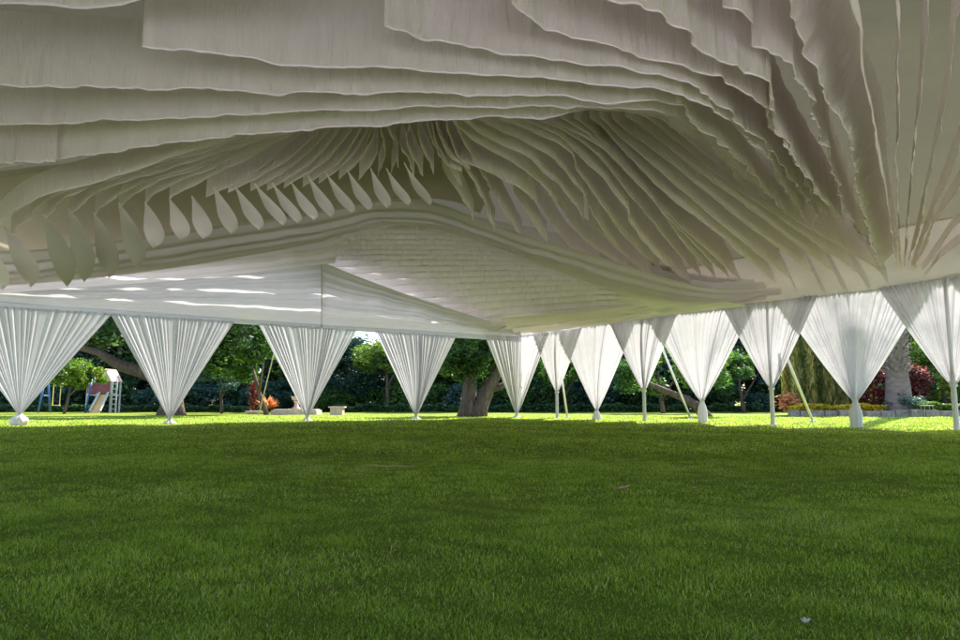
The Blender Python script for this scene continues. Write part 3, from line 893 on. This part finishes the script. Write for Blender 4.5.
def tree(name, loc, h, mat, label, cat, group, seed, rx=2.6, rz=None, cz=None, N=9000, size=.13, clumps=60, cr=.9, bark=M_DBARK, r0=.22, skirt=.2, tint=(.5, .22)):
    e = empty(name, loc); tag(e, label, cat, group)
    rz = rz or h * .42; cz = cz or h * .58
    trunk_mb(h * .7, r0, seed).build('trunk', bark, e, True)
    crown_mesh('crown', mat, e, N, size, rx, rx, rz, cz, clumps, cr, seed, skirt, tint)
    return e

def copy_tree(e, loc, rz, sc, label=None):
    c = e.copy(); COL.objects.link(c); c.location = loc; c.rotation_euler = (0, 0, rz); c.scale = (sc[0], sc[0], sc[1])
    if label: c['label'] = label
    for ch in list(e.children):
        d = ch.copy(); COL.objects.link(d); d.parent = c
    return c

# the wood beyond the lawn
GW = 'trees of the dense wood beyond the lawn'
WL = 'dense leafy tree in the dark wood beyond the lawn'
protos = []
for k, (mi, h, rx) in enumerate([(0, 10.5, 3.2), (3, 9.5, 3.4), (0, 11.5, 3.0), (1, 9.5, 3.0), (3, 8.8, 3.6)]):
    protos.append((tree('wood_tree', (0, 0, 0), h, M_LEAF[mi], WL, 'tree', GW, 100 + k, rx=rx, rz=h * .5, cz=h * .5, N=13000, size=.17, clumps=90, cr=1.0, skirt=.1), h))
used = [False] * 5
def put_wood(x, y, hh, k, rz, wide=1.0):
    e, h = protos[k]
    sc = (wide, hh / h)
    if not used[k]:
        used[k] = True; e.location = (x, y, 0); e.rotation_euler = (0, 0, rz); e.scale = (sc[0], sc[0], sc[1])
    else: copy_tree(e, (x, y, 0), rz, sc)
rr = random.Random(5)
for row, (Y, step) in enumerate(((47, 62), (53, 66), (60, 74))):
    px = -60 + row * 21
    while px < 1040:
        low = 335 < px < 400
        hh = {0: 4.9, 1: 5.5, 2: 6.0}[row] if low else rr.uniform(8, 11.5) + row
        if low: w_ = .72
        else: w_ = rr.uniform(.85, 1.15)
        put_wood(gx(px, Y), Y + rr.uniform(-2, 2), hh, rr.randrange(5), rr.uniform(0, 6.28), w_)
        px += step * rr.uniform(.75, 1.1) * (.7 if low else 1)

# understorey shrubs in front of the wood
GS = 'rounded shrubs along the foot of the wood'
sp = []
for k, mi in enumerate((3, 0, 1)):
    e = empty('shrub', (0, 0, 0)); tag(e, 'rounded leafy shrub growing along the foot of the wood', 'shrub', GS)
    crown_mesh('foliage', M_LEAF[mi], e, 5000, .11, 1.5, 1.2, .95, .85, 30, .5, 400 + k, .02)
    MB().tube([(0, 0, -.03), (.1, 0, .6), (.2, .1, 1.2)], [.06, .04, .02], 6).build('stem', M_DBARK, e)
    sp.append(e)
su = [False] * 3
px = -40
while px < 1010:
    Y = rr.uniform(42.5, 45.5); k = rr.randrange(3); s_ = rr.uniform(.7, 1.35)
    loc = (gx(px, Y), Y, 0)
    if not su[k]:
        su[k] = True; sp[k].location = loc; sp[k].scale = (s_, s_, s_)
    else: copy_tree(sp[k], loc, rr.uniform(0, 6), (s_, s_ * rr.uniform(.8, 1.3)))
    px += rr.uniform(24, 42)
# low clipped hedge
def hedge(x0, x1, y, h, w, mat, label, N, seed, name='low_hedge', y2=None, size=.05):
    y2 = y if y2 is None else y2
    e = empty(name, ((x0 + x1) / 2, (y + y2) / 2, 0)); tag(e, label, 'hedge')
    r = np.random.default_rng(seed)
    def fn(n, r_):
        u = r.uniform(-.5, .5, n); x = u * (x1 - x0); yy = u * (y2 - y) + r.uniform(-.5, .5, n) * w
        z = h * (r.uniform(0, 1, n) ** .5) * (.85 + .15 * np.sin(x * 3 + seed) + .1 * np.sin(x * 7.7))
        return np.stack([x, yy, z], 1), .12 * np.sin(x * 2)
    V, F, T = leaves(N, fn, size, seed=seed)
    mesh_np('foliage', V, F, mat, e, smooth=False, attr=T)
    m = MB()
    for k in range(14):
        u = (k + .5) / 14 - .5
        m.tube([(u * (x1 - x0), u * (y2 - y), -.02), (u * (x1 - x0), u * (y2 - y) + .04, h * .7)], .02, 5)
    m.build('stems', M_DBARK, e)
    return e
hedge(gx(-20, 41), gx(250, 41), 41.5, .45, .8, M_LEAF[0], 'low dark hedge behind the swing set', 9000, 1, size=.09)
hedge(gx(335, 41), gx(760, 41), 41.5, .5, .8, M_LEAF[0], 'low dark hedge along the lawn behind the twin-trunked tree', 14000, 2, size=.09)

# big spreading tree at left
def big_left_tree():
    Y = 30.5; x = gx(176, Y)
    e = empty('spreading_tree', (x, Y, 0)); tag(e, 'big dark spreading tree with a thick level bough, left of centre', 'tree')
    m = MB()
    m.tube([(0, 0, -.1), (.02, 0, .4), (-.05, 0, 1.2), (-.25, .1, 2.0), (-.2, .2, 3.0), (0, .4, 4.5)], [.68, .5, .42, .38, .3, .18], 14)
    b1 = [Vector((-.2, 0, 1.5)), at(140, 371, Y) - Vector((x, Y, 0)), at(120, 366, Y - .3) - Vector((x, Y, 0)), at(98, 352, Y - .5) - Vector((x, Y, 0)), at(70, 345, Y - .5) - Vector((x, Y, 0)), at(40, 330, Y) - Vector((x, Y, 0))]
    m.tube(b1, [.36, .30, .24, .17, .11, .05], 10)
    b2 = [Vector((-.25, 0, 2.2)), at(135, 340, Y) - Vector((x, Y, 0)), at(108, 312, Y) - Vector((x, Y, 0)), at(80, 290, Y) - Vector((x, Y, 0))]
    m.tube(b2, [.25, .15, .10, .05], 8)
    m.tube([Vector((-.1, .2, 2.6)), Vector((1.6, .4, 3.4)), Vector((3.2, .6, 3.9))], [.25, .15, .05], 8)
    m.build('trunk', M_DBARK, e, True)
    crown_mesh('crown', M_LEAF[0], e, 26000, .12, 5.2, 3.0, 1.9, 4.6, 110, .8, 61, 2.2, tint=(.55, .25))
    return e
big_left_tree()
def hanging(px, py0, py1, Y, w, mat, label, seed, N=5000, trunkx=0.0, name='leafy_tree', r0=.1, bark=M_DBARK, size=.1, clumps=26, cr=.5, th=None):
    z1 = at(px, py0, Y).z; z0 = at(px, py1, Y).z
    e = empty(name, (gx(px, Y), Y, 0)); tag(e, label, 'tree')
    h = (z1 - z0) / 2
    crown_mesh('crown', mat, e, N, size, w, w * .7, h, (z0 + z1) / 2, clumps, cr, seed, max(.05, z0 - .25), tint=(.6, .22))
    m = MB(); m.tube([(trunkx, 0, -.05), (trunkx * .7, .05, z0 * .6), (trunkx * .2, 0, (z0 + z1) / 2)], [r0 * 1.3, r0, r0 * .5], 9)
    m.tube([(trunkx * .7, 0, z0 * .6), (w * .5, 0, z0 + h)], [r0 * .7, r0 * .25], 7)
    m.build('trunk', bark, e, True)
hanging(243, 318, 380, 33, 2.2, M_LEAF[1], 'bright green leafy tree between the second and third left curtains', 71, 8000, 1.3, size=.13)
hanging(222, 345, 392, 37, 1.4, M_LEAF[3], 'slim bluish tree with pale thin stem behind the bright green tree', 72, 2500, .2, r0=.07, bark=M_BARK)
hanging(80, 362, 386, 36, 1.6, M_LEAF[2], 'small yellow-green tree behind the swing set', 73, 5000, -.5, r0=.06)
hanging(300, 330, 372, 41, 2.5, M_LEAF[1], 'soft green tree behind the seam curtain', 74, 5000, .2)
hanging(386, 338, 372, 43, 2.2, M_LEAF[2], 'sunlit yellowish tree top in the gap under the valance', 75, 5000, .2)
hanging(560, 350, 385, 41, 2.4, M_LEAF[1], 'mid green tree seen behind the braces near the corner', 76, 5000, .3)
hanging(655, 350, 392, 36, 2.4, M_LEAF[1], 'loose green tree behind the leaning trunk', 77, 6000, .3)
hanging(735, 356, 392, 40, 2.4, M_LEAF[1], 'speckled green tree left of the golden conifers', 78, 6000, .3)

# twin-trunked tree
def twin():
    Y = 29; x = gx(470, Y); W = Vector((x, Y, 0))
    e = empty('twin_trunk_tree', (x, Y, 0)); tag(e, 'pale twin-trunked tree with a rounded dark green crown', 'tree')
    m = MB()
    m.tube([(-.15, 0, -.1), (-.1, 0, .3), (-.02, 0, 1.0), (.0, .05, 1.8), (-.3, 0, 3)], [.44, .34, .30, .27, .15], 14)
    m.tube([(.32, 0, -.1), (.42, 0, .35), (.72, 0, 1.1), (1.05, 0, 1.7), (1.5, 0, 3)], [.46, .33, .29, .24, .12], 14)
    m.tube([(.08, .1, -.1), (.12, .05, .5), (.1, .1, 1.5)], [.36, .22, .12], 10)
    m.tube([(.8, 0, 1.1), (1.3, 0, 1.25), (2.0, .1, 1.75), (2.7, .2, 2.1)], [.16, .12, .09, .04], 8)
    m.tube([(-.1, 0, 1.6), (-.9, 0, 2.4), (-1.2, 0, 3.2)], [.16, .1, .04], 8)
    m.build('trunk', M_BARK, e, True)
    crown_mesh('crown', M_LEAF[1], e, 16000, .085, 1.9, 1.4, 1.35, 2.95, 80, .5, 88, 1.25, tint=(.35, .2))
twin()
# leaning trunk behind the creamy curtain
def leaning():
    Y = 27.5; x = gx(702, Y)
    e = empty('leaning_tree', (x, Y, 0)); tag(e, 'dark tree leaning far to the left behind the creamy-tailed curtain', 'tree')
    W = Vector((x, Y, 0))
    pts = [Vector((.05, 0, -.1)), at(699, 408, Y) - W, at(688, 400, Y) - W, at(668, 392, Y) - W, at(650, 384, Y) - W, at(636, 366, Y) - W]
    MB().tube(pts, [.28, .20, .16, .12, .09, .04], 12).build('trunk', M_BARK, e, True)
    crown_mesh('crown', M_LEAF[1], e, 3500, .09, 1.3, .8, .8, 2.0, 26, .4, 91, .8, tint=(.6, .25))
leaning()

# planted bed on the right: kerb, yellow cover, conifers, palm, red bush, hedge
bx0, bx1 = gx(784, 29), gx(1010, 27)
def kerb():
    m = MB(); r = random.Random(3); x = bx0
    while x < bx1:
        w = r.uniform(.35, .6); u = (x - bx0) / (bx1 - bx0); y = 29 - 2 * u
        m.box((x + w / 2, y + r.uniform(-.05, .05), .12 + r.uniform(-.02, .03)), (w - .004, .30, .26 + r.uniform(-.03, .05)), r.uniform(-.09, .09) - .12, r.uniform(.86, .98))
        x += w
    tag(m.build('stone_kerb', M_KERB), 'low rough grey stone kerb edging the planted bed at right', 'kerb')
kerb()
def soil():
    V = []; F = []; nx, ny = 30, 14
    for j in range(ny):
        for i in range(nx):
            u, v = i / (nx - 1), j / (ny - 1)
            x = bx0 + (bx1 + 3 - bx0) * u; y = 29.1 - 2 * u + v * 9
            V.append((x * (1 + .31 * v), y, .22 * (1 if v > 0 else 1) + .02 * math.sin(x * 3 + y * 2) - (.2 if i == 0 else 0)))
    for j in range(ny - 1):
        for i in range(nx - 1):
            a = j * nx + i; F.append((a, a + 1, a + nx + 1, a + nx))
    tag(mesh_np('bed_soil', np.array(V), F, rough_mat('dark_soil', [(.3, (.035, .024, .016)), (.7, (.09, .065, .045))], 9, .95, .8)), kind='structure')
soil()
def cover(px0, px1, Y, h, w, mat, label, N, seed, size=.05, z=.22):
    e = hedge(gx(px0, Y), gx(px1, Y), Y, h, w, mat, label, N, seed, name='ground_cover', size=size)
    e.location.z = z; return e
cover(787, 876, 29.6, .30, .8, M_YELLOW, 'yellow-flowered ground cover behind the stone kerb', 9000, 5)
cover(914, 1000, 28.6, .36, .9, M_LEAF[2], 'clipped bright green hedge right of the palm', 9000, 6)
cover(850, 920, 31.0, .55, .9, M_LEAF[2], 'mixed green bed plants around the palm base', 6000, 7)
e = empty('bluish_shrub', (gx(907, 29), 29.4, .22)); tag(e, 'rounded bluish green shrub beside the palm base', 'shrub')
crown_mesh('foliage', M_LEAF[3], e, 3000, .06, .75, .5, .38, .34, 20, .25, 501, .02, tint=(.8, .2))
MB().tube([(0, 0, -.05), (.05, 0, .4)], .04, 6).build('stem', M_DBARK, e)

def cypress(px, Y, h, w, label, seed, N=9000):
    e = empty('golden_conifer', (gx(px, Y), Y, .15)); tag(e, label, 'conifer', 'golden conifers left of the palm')
    def fn(n, r):
        z = r.uniform(.02, 1, n) ** .9; th = r.uniform(0, 6.28, n)
        lob = 1 + .22 * np.sin(th * 5 + seed) + .12 * np.sin(th * 11 + z * 9)
        rad = w * (1 - z ** 2.2) ** .6 * lob * (.55 + .45 * r.uniform(0, 1, n) ** .4)
        return np.stack([rad * np.cos(th), rad * np.sin(th), z * h], 1), .35 * np.sin(th * 5 + seed) * .6
    r = np.random.default_rng(seed); P, T = fn(N, r)
    a = np.zeros((N, 3)); a[:, 2] = 1; a += r.normal(0, .28, (N, 3)); b = r.normal(size=(N, 3)); b[:, 2] *= .1
    b /= np.linalg.norm(b, axis=1)[:, None]
    A = a * (.16 * r.uniform(.6, 1.5, N))[:, None]; B = b * .035
    V = np.stack([P - A, P + B, P + A, P - B], 1).reshape(-1, 3)
    tt = np.clip(r.normal(.5, .2, N) + T, 0, 1)
    mesh_np('foliage', V, np.arange(N * 4).reshape(N, 4), M_CONIFER, e, smooth=False, attr=np.repeat(tt, 4))
    MB().tube([(0, 0, -.1), (0, 0, h * .8)], [.1, .03], 7).build('trunk', M_DBARK, e)
cypress(797, 31.5, 4.6, .62, 'golden green conifer nearest the leaning brace', 1)
cypress(815, 31.8, 5.0, .66, 'taller golden green conifer second in the row', 2)
cypress(834, 31.6, 4.8, .64, 'golden green conifer third in the row', 3)
cypress(852, 32.4, 4.6, .6, 'golden green conifer nearest the red bush', 4)

def red_bush(px, Y, rx, rz, cz, label, seed, N=5000, mat=M_RED):
    e = empty('red_bush', (gx(px, Y), Y, .15)); tag(e, label, 'shrub')
    crown_mesh('foliage', mat, e, N, .08, rx, rx * .7, rz, cz, 30, .35, seed, .05, tint=(.55, .28))
    MB().tube([(0, 0, -.1), (.05, 0, cz)], [.06, .03], 6).build('stem', M_DBARK, e)
red_bush(868, 30.6, .85, .9, 1.15, 'dark red leafy bush left of the palm trunk', 601)
red_bush(912, 31.0, .38, .75, 1.3, 'dark red leafy bush right of the palm trunk', 602, 3500)
red_bush(785, 30.5, .2, .28, .45, 'small pinkish bush at the left end of the stone kerb', 603, 900, M_ORANGE)
hanging(935, 345, 402, 33, 1.6, M_LEAF[2], 'yellow-green tree right of the palm behind the nearest curtain', 79, 7000, .3)
hanging(905, 300, 352, 35, 2.2, M_LEAF[0], 'dark green tree top behind the palm trunk', 80, 6000, .3)
hanging(958, 350, 400, 31, 1.0, M_LEAF[2], 'sunlit leafy shrub tree at the right edge', 81, 3500, .3)

def palm():
    Y = 29.6; x = gx(893, Y); H = 17.2
    e = empty('palm_tree', (x, Y, .15)); tag(e, 'thick palm trunk with flared base and old frond stubs', 'palm tree')
    hs = at(893, 378, Y).z
    prof = [(.60, -.15), (.56, .2), (.52, .6), (.47, hs - .5), (.44, hs - .12), (.43, hs), (.40, hs + .3), (.40, 2.9), (.36, 3.6), (.30, 6), (.27, 10), (.25, H)]
    MB().lathe(prof, n=28, wob=.07).build('trunk', M_PALM, e, True)
    r = random.Random(9); m = MB()
    zz = hs + .02; row = 0
    while zz < 3.9:
        nst = 9
        for k in range(nst):
            th = 2 * math.pi * (k + .5 * (row % 2)) / nst + r.uniform(-.12, .12)
            rad = .40 - .03 * (zz - hs)
            d = Vector((math.cos(th), math.sin(th), 0)); tn = Vector((-math.sin(th), math.cos(th), 0))
            L = r.uniform(.20, .34); w = .12
            sl = r.uniform(-.05, .05)
            p0 = d * (rad - .05) + Vector((0, 0, zz)); p1 = d * (rad + .11 + r.uniform(0, .05)) + tn * sl + Vector((0, 0, zz + L))
            up = Vector((0, 0, 1)) * .05
            P = [p0 - tn * w, p0 + tn * w, p0 + tn * w * .8 - up - d * .03, p0 - tn * w * .8 - up - d * .03,
                 p1 - tn * w * .35, p1 + tn * w * .35, p1 + tn * w * .3 + d * .07 - up, p1 - tn * w * .3 + d * .07 - up]
            m.add(P, [(0, 1, 5, 4), (1, 2, 6, 5), (2, 3, 7, 6), (3, 0, 4, 7), (4, 5, 6, 7)])
        zz += .17; row += 1
    m.build('frond_stubs', M_BOOT, e)
    # fronds
    V = []; F = []; T = []
    Lf = 5.2
    for k in range(26):
        u = k / 25; px_ = Lf * .88 * math.sin(u * 1.45); pz = 1.2 * math.sin(u * 2.4) - 1.7 * u * u
        for sgn in (-1, 1):
            ll = .75 * math.sin(math.pi * (.12 + .85 * u)) + .08
            b = len(V)
            V += [(px_ - .035, 0, pz), (px_ + .035, 0, pz), (px_ + .28, sgn * ll, pz - .25 * ll)]
            F.append((b, b + 1, b + 2)); T += [.5 + .2 * math.sin(k)] * 3
    fm = None
    for q in range(17):
        th = q * 2.399; el = (q % 5) * .28 - .55
        if fm is None:
            o = mesh_np('frond', np.array(V), F, M_LEAF[1], e, smooth=False, attr=T); fm = o
        else:
            o = fm.copy(); COL.objects.link(o); o.parent = e
        o.location = (0, 0, H); o.rotation_euler = (0, -el, th); o.scale = (r.uniform(.85, 1.1),) * 3
palm()

# ------------------------------------------------------------------ garden objects
# swing set
def swing():
    Y = 39; x0, x1 = gx(51, Y), gx(97, Y); h = 2.15
    e = empty('swing_set', ((x0 + x1) / 2, Y, 0)); tag(e, 'blue metal swing frame on the lawn at far left', 'swing set')
    w = (x1 - x0) / 2
    for s in (-1, 1):
        for q in (-.55, .55):
            MB().tube([(s * w + .0, q, -.02), (s * w, q * .12, h)], .05, 8).build('leg', M_BLUE, e, True)
        MB().tube([(s * w, -.30, .95), (s * w, .30, .95)], .035, 6).build('cross_bar', M_BLUE, e, True)
    MB().tube([(-w, 0, h), (w, 0, h)], .045, 8).build('top_bar', M_BLUE, e, True)
    sw = MB().box((-w + .62, 0, .42), (.42, .18, .04)).build('swing_seat', M_YROPE, e)
    MB().tube([(-w + .42, 0, h), (-w + .42, 0, .44)], .025, 6).tube([(-w + .82, 0, h), (-w + .82, 0, .44)], .02, 6).build('ropes', M_YROPE, sw)
swing()
def tower():
    Y = 39.5; x = gx(110, Y)
    e = empty('play_tower', (x, Y, 0)); tag(e, 'play tower with maroon panels, orange slide and white ladder', 'play tower')
    p = lambda px: gx(px, Y) - x
    for a in (97, 120):
        for q in (-.5, .5):
            MB().tube([(p(a), q, 0), (p(a), q, 1.75)], .05, 6).build('post', M_WHITE, e)
    MB().box((p(108), -.52, 1.38), (p(120) - p(97), .05, .62)).build('panel', M_MAROON, e)
    MB().box((p(108), 0, .98), (p(120) - p(97), 1.1, .08)).build('platform', M_WHITE, e)
    sl = MB(); sl.add([(p(110.5), -.6, 1.02), (p(118), -.6, 1.02), (p(120), -1.5, .02), (p(110.5), -1.5, .02),
                       (p(110.5), -.66, .94), (p(118), -.66, .94), (p(120), -1.56, -.02), (p(110.5), -1.56, -.02)],
                      [(0, 1, 2, 3), (7, 6, 5, 4), (0, 4, 5, 1), (2, 6, 7, 3), (1, 5, 6, 2), (3, 7, 4, 0)])
    sl.build('slide', M_ORPL, e)
    for a, b_ in ((110.3, 110.3), (118.4, 120.2)):
        MB().tube([(p(a), -.62, 1.12), (p(b_), -1.52, .12)], .06, 6).build('slide_rail', M_WHITE, e)
    ld = MB()
    for a in (121.5, 126): ld.tube([(p(a), -.55, 0), (p(a), -.55, 1.75)], .045, 6)
    for k in range(6): ld.tube([(p(121.5), -.55, .2 + k * .28), (p(126), -.55, .2 + k * .28)], .035, 6)
    ld.build('ladder', M_WHITE, e)
    rf = MB(); a, b_, c_ = p(108), p(114), p(121)
    rf.add([(a, -.6, 1.75), (c_, -.6, 1.75), (b_, -.6, 2.45), (a, .6, 1.75), (c_, .6, 1.75), (b_, .6, 2.45)],
           [(0, 1, 2), (5, 4, 3), (0, 2, 5, 3), (1, 4, 5, 2), (0, 3, 4, 1)])
    rf.build('roof', M_STONE, e)
tower()
# red and orange plants, slab, statue, planter
def spiky(px, Y, h, n, L, mat, label, seed, spread=.9, z0=.1, stem=True):
    e = empty('spiky_plant', (gx(px, Y), Y, 0)); tag(e, label, 'plant')
    r = random.Random(seed); V = []; F = []; T = []
    for k in range(n):
        th = r.uniform(0, 6.28); el = r.uniform(.25, 1.35); l = L * r.uniform(.7, 1.15)
        zz = z0 + (h - L * .6) * r.random() if stem else z0
        d = Vector((math.cos(th) * math.cos(el) * spread, math.sin(th) * math.cos(el) * spread, math.sin(el)))
        t = Vector((-math.sin(th), math.cos(th), 0)) * l * .11
        o = Vector((math.cos(th) * .05, math.sin(th) * .05, zz)); b = len(V)
        V += [o - t * .5, o + t * .5, o + d * l * .55 + t, o + d * l * .55 - t, o + d * l + Vector((0, 0, -l * .12))]
        F += [(b, b + 1, b + 2, b + 3), (b + 3, b + 2, b + 4)]; T += [r.uniform(.1, 1)] * 5
    mesh_np('foliage', np.array([tuple(v) for v in V]), F, mat, e, smooth=False, attr=T)
    m = MB()
    for k in range(4 if stem else 1): m.tube([(.04 * k, 0, -.03), (.12 * math.sin(k * 2), .1 * math.cos(k * 2), h * .7 if stem else z0)], .025, 5)
    m.build('stems', M_BARK, e)
spiky(256, 36.5, 1.75, 130, .5, M_RED, 'tall red-leaved spiky plant beside the guy rope', 1)
spiky(270, 36.2, .5, 90, .8, M_ORANGE, 'low orange spiky plant right of the tall red one', 2, z0=.22, stem=False)
spiky(303, 38.5, 1.4, 60, .45, M_RED, 'dark red plant behind the stone urn', 3)

def slab():
    Y = 35; m = MB().box((gx(259, Y), Y, .11), (.85, .6, .1)); m.box((gx(259, Y), Y, .03), (.6, .45, .06))
    tag(m.build('stone_slab', M_STONE), 'small low stone slab at the foot of the guy rope', 'stone slab')
slab()
def fountain():
    Y = 34; x = gx(299.5, Y)
    e = empty('stone_plinth', (x, Y, 0)); tag(e, 'long pinkish stone plinth on the lawn beside the seam curtain', 'plinth')
    MB().box((0, 0, .10), (2.2, 1.1, .20)).build('base', M_STONE, e)
    MB().box((0, 0, .225), (2.05, .95, .045)).build('top_slab', M_STONE, e)
    u = empty('stone_urn', (gx(299, Y), Y, .25)); tag(u, 'carved pinkish stone urn standing on the long plinth', 'urn')
    MB().lathe([(.20, 0), (.20, .07), (.11, .12), (.09, .28), (.12, .36), (.16, .40)], n=16).build('pedestal', M_STONE, u, True)
    MB().lathe([(.10, .40), (.20, .47), (.24, .56), (.27, .60), (.27, .63), (.10, .64)], n=18).build('bowl', M_STONE, u, True)
    MB().lathe([(.08, .64), (.10, .72), (.05, .78), (.07, .84), (.01, .92)], n=12).build('finial', M_STONE, u, True)
fountain()
def planter():
    Y = 33.5; x = gx(339.5, Y)
    e = empty('stone_planter', (x, Y, 0)); tag(e, 'square pinkish stone planter box with overhanging rim', 'planter')
    MB().box((0, 0, .16), (.58, .45, .34), 0, 1.03).build('body', M_STONE, e)
    MB().box((0, 0, .355), (.76, .58, .055)).build('rim', M_STONE, e)
planter()
def lawn_bench():
    Y = 28.2; x = gx(911, Y)
    e = empty('garden_stool', (x, Y - .6, 0)); tag(e, 'small pale slatted garden stool beside the palm base', 'stool')
    t = MB()
    for k in range(3): t.box((0, -.1 + k * .1, .46), (.42, .08, .03))
    t.build('seat', M_WHITE, e)
    for a in (-.16, .16):
        for b in (-.1, .1): MB().tube([(a, b, .44), (a * 1.2, b * 1.2, 0)], .014, 5).build('leg', M_BEAM, e)
lawn_bench()
# litter on the grass
def litter(px, py, L, w, mat, label, cat, name, rz, curl=.3):
    p = atz(px, py, .03)
    n = 12; V = []; F = []
    for i in range(n):
        u = i / (n - 1); ww = w * math.sin(math.pi * (.05 + .9 * u)) ** .7
        z = .012 + curl * L * (u - .5) ** 2 + .004 * math.sin(u * 12)
        for s in (-1, 0, 1): V.append(((u - .5) * L, s * ww * .5 + .05 * L * math.sin(u * 5), z + abs(s) * w * .18))
    for i in range(n - 1):
        for s in range(2): F.append((i * 3 + s, i * 3 + s + 1, (i + 1) * 3 + s + 1, (i + 1) * 3 + s))
    o = mesh_np(name, np.array(V), F, mat, loc=(p.x, p.y, p.z - .006)); o.rotation_euler = (0, 0, rz)
    tag(o, label, cat)
litter(390, 468, .42, .05, M_STRAW, 'long straw-coloured dry blade lying on the grass', 'dry leaf', 'dry_blade', -.1, .08)
litter(620, 491, .12, .07, M_BROWN, 'curled brown fallen leaf on the middle of the lawn', 'fallen leaf', 'fallen_leaf', .1, .8)
litter(694, 489, .06, .02, M_BROWN, 'tiny brown leaf right of the curled leaf', 'fallen leaf', 'fallen_leaf', .5, .6)
litter(806, 624, .03, .02, M_PALE, 'pale petal in the near grass at lower right', 'fallen petal', 'fallen_petal', .5, .8)
litter(229, 458, .07, .03, M_PALE, 'pale speck of leaf on the left of the lawn', 'fallen leaf', 'fallen_leaf', .2, .6)
litter(206, 437, .22, .05, M_STRAW, 'dry curved leaf far left on the lawn near the curtains', 'fallen leaf', 'fallen_leaf', .2, .5)
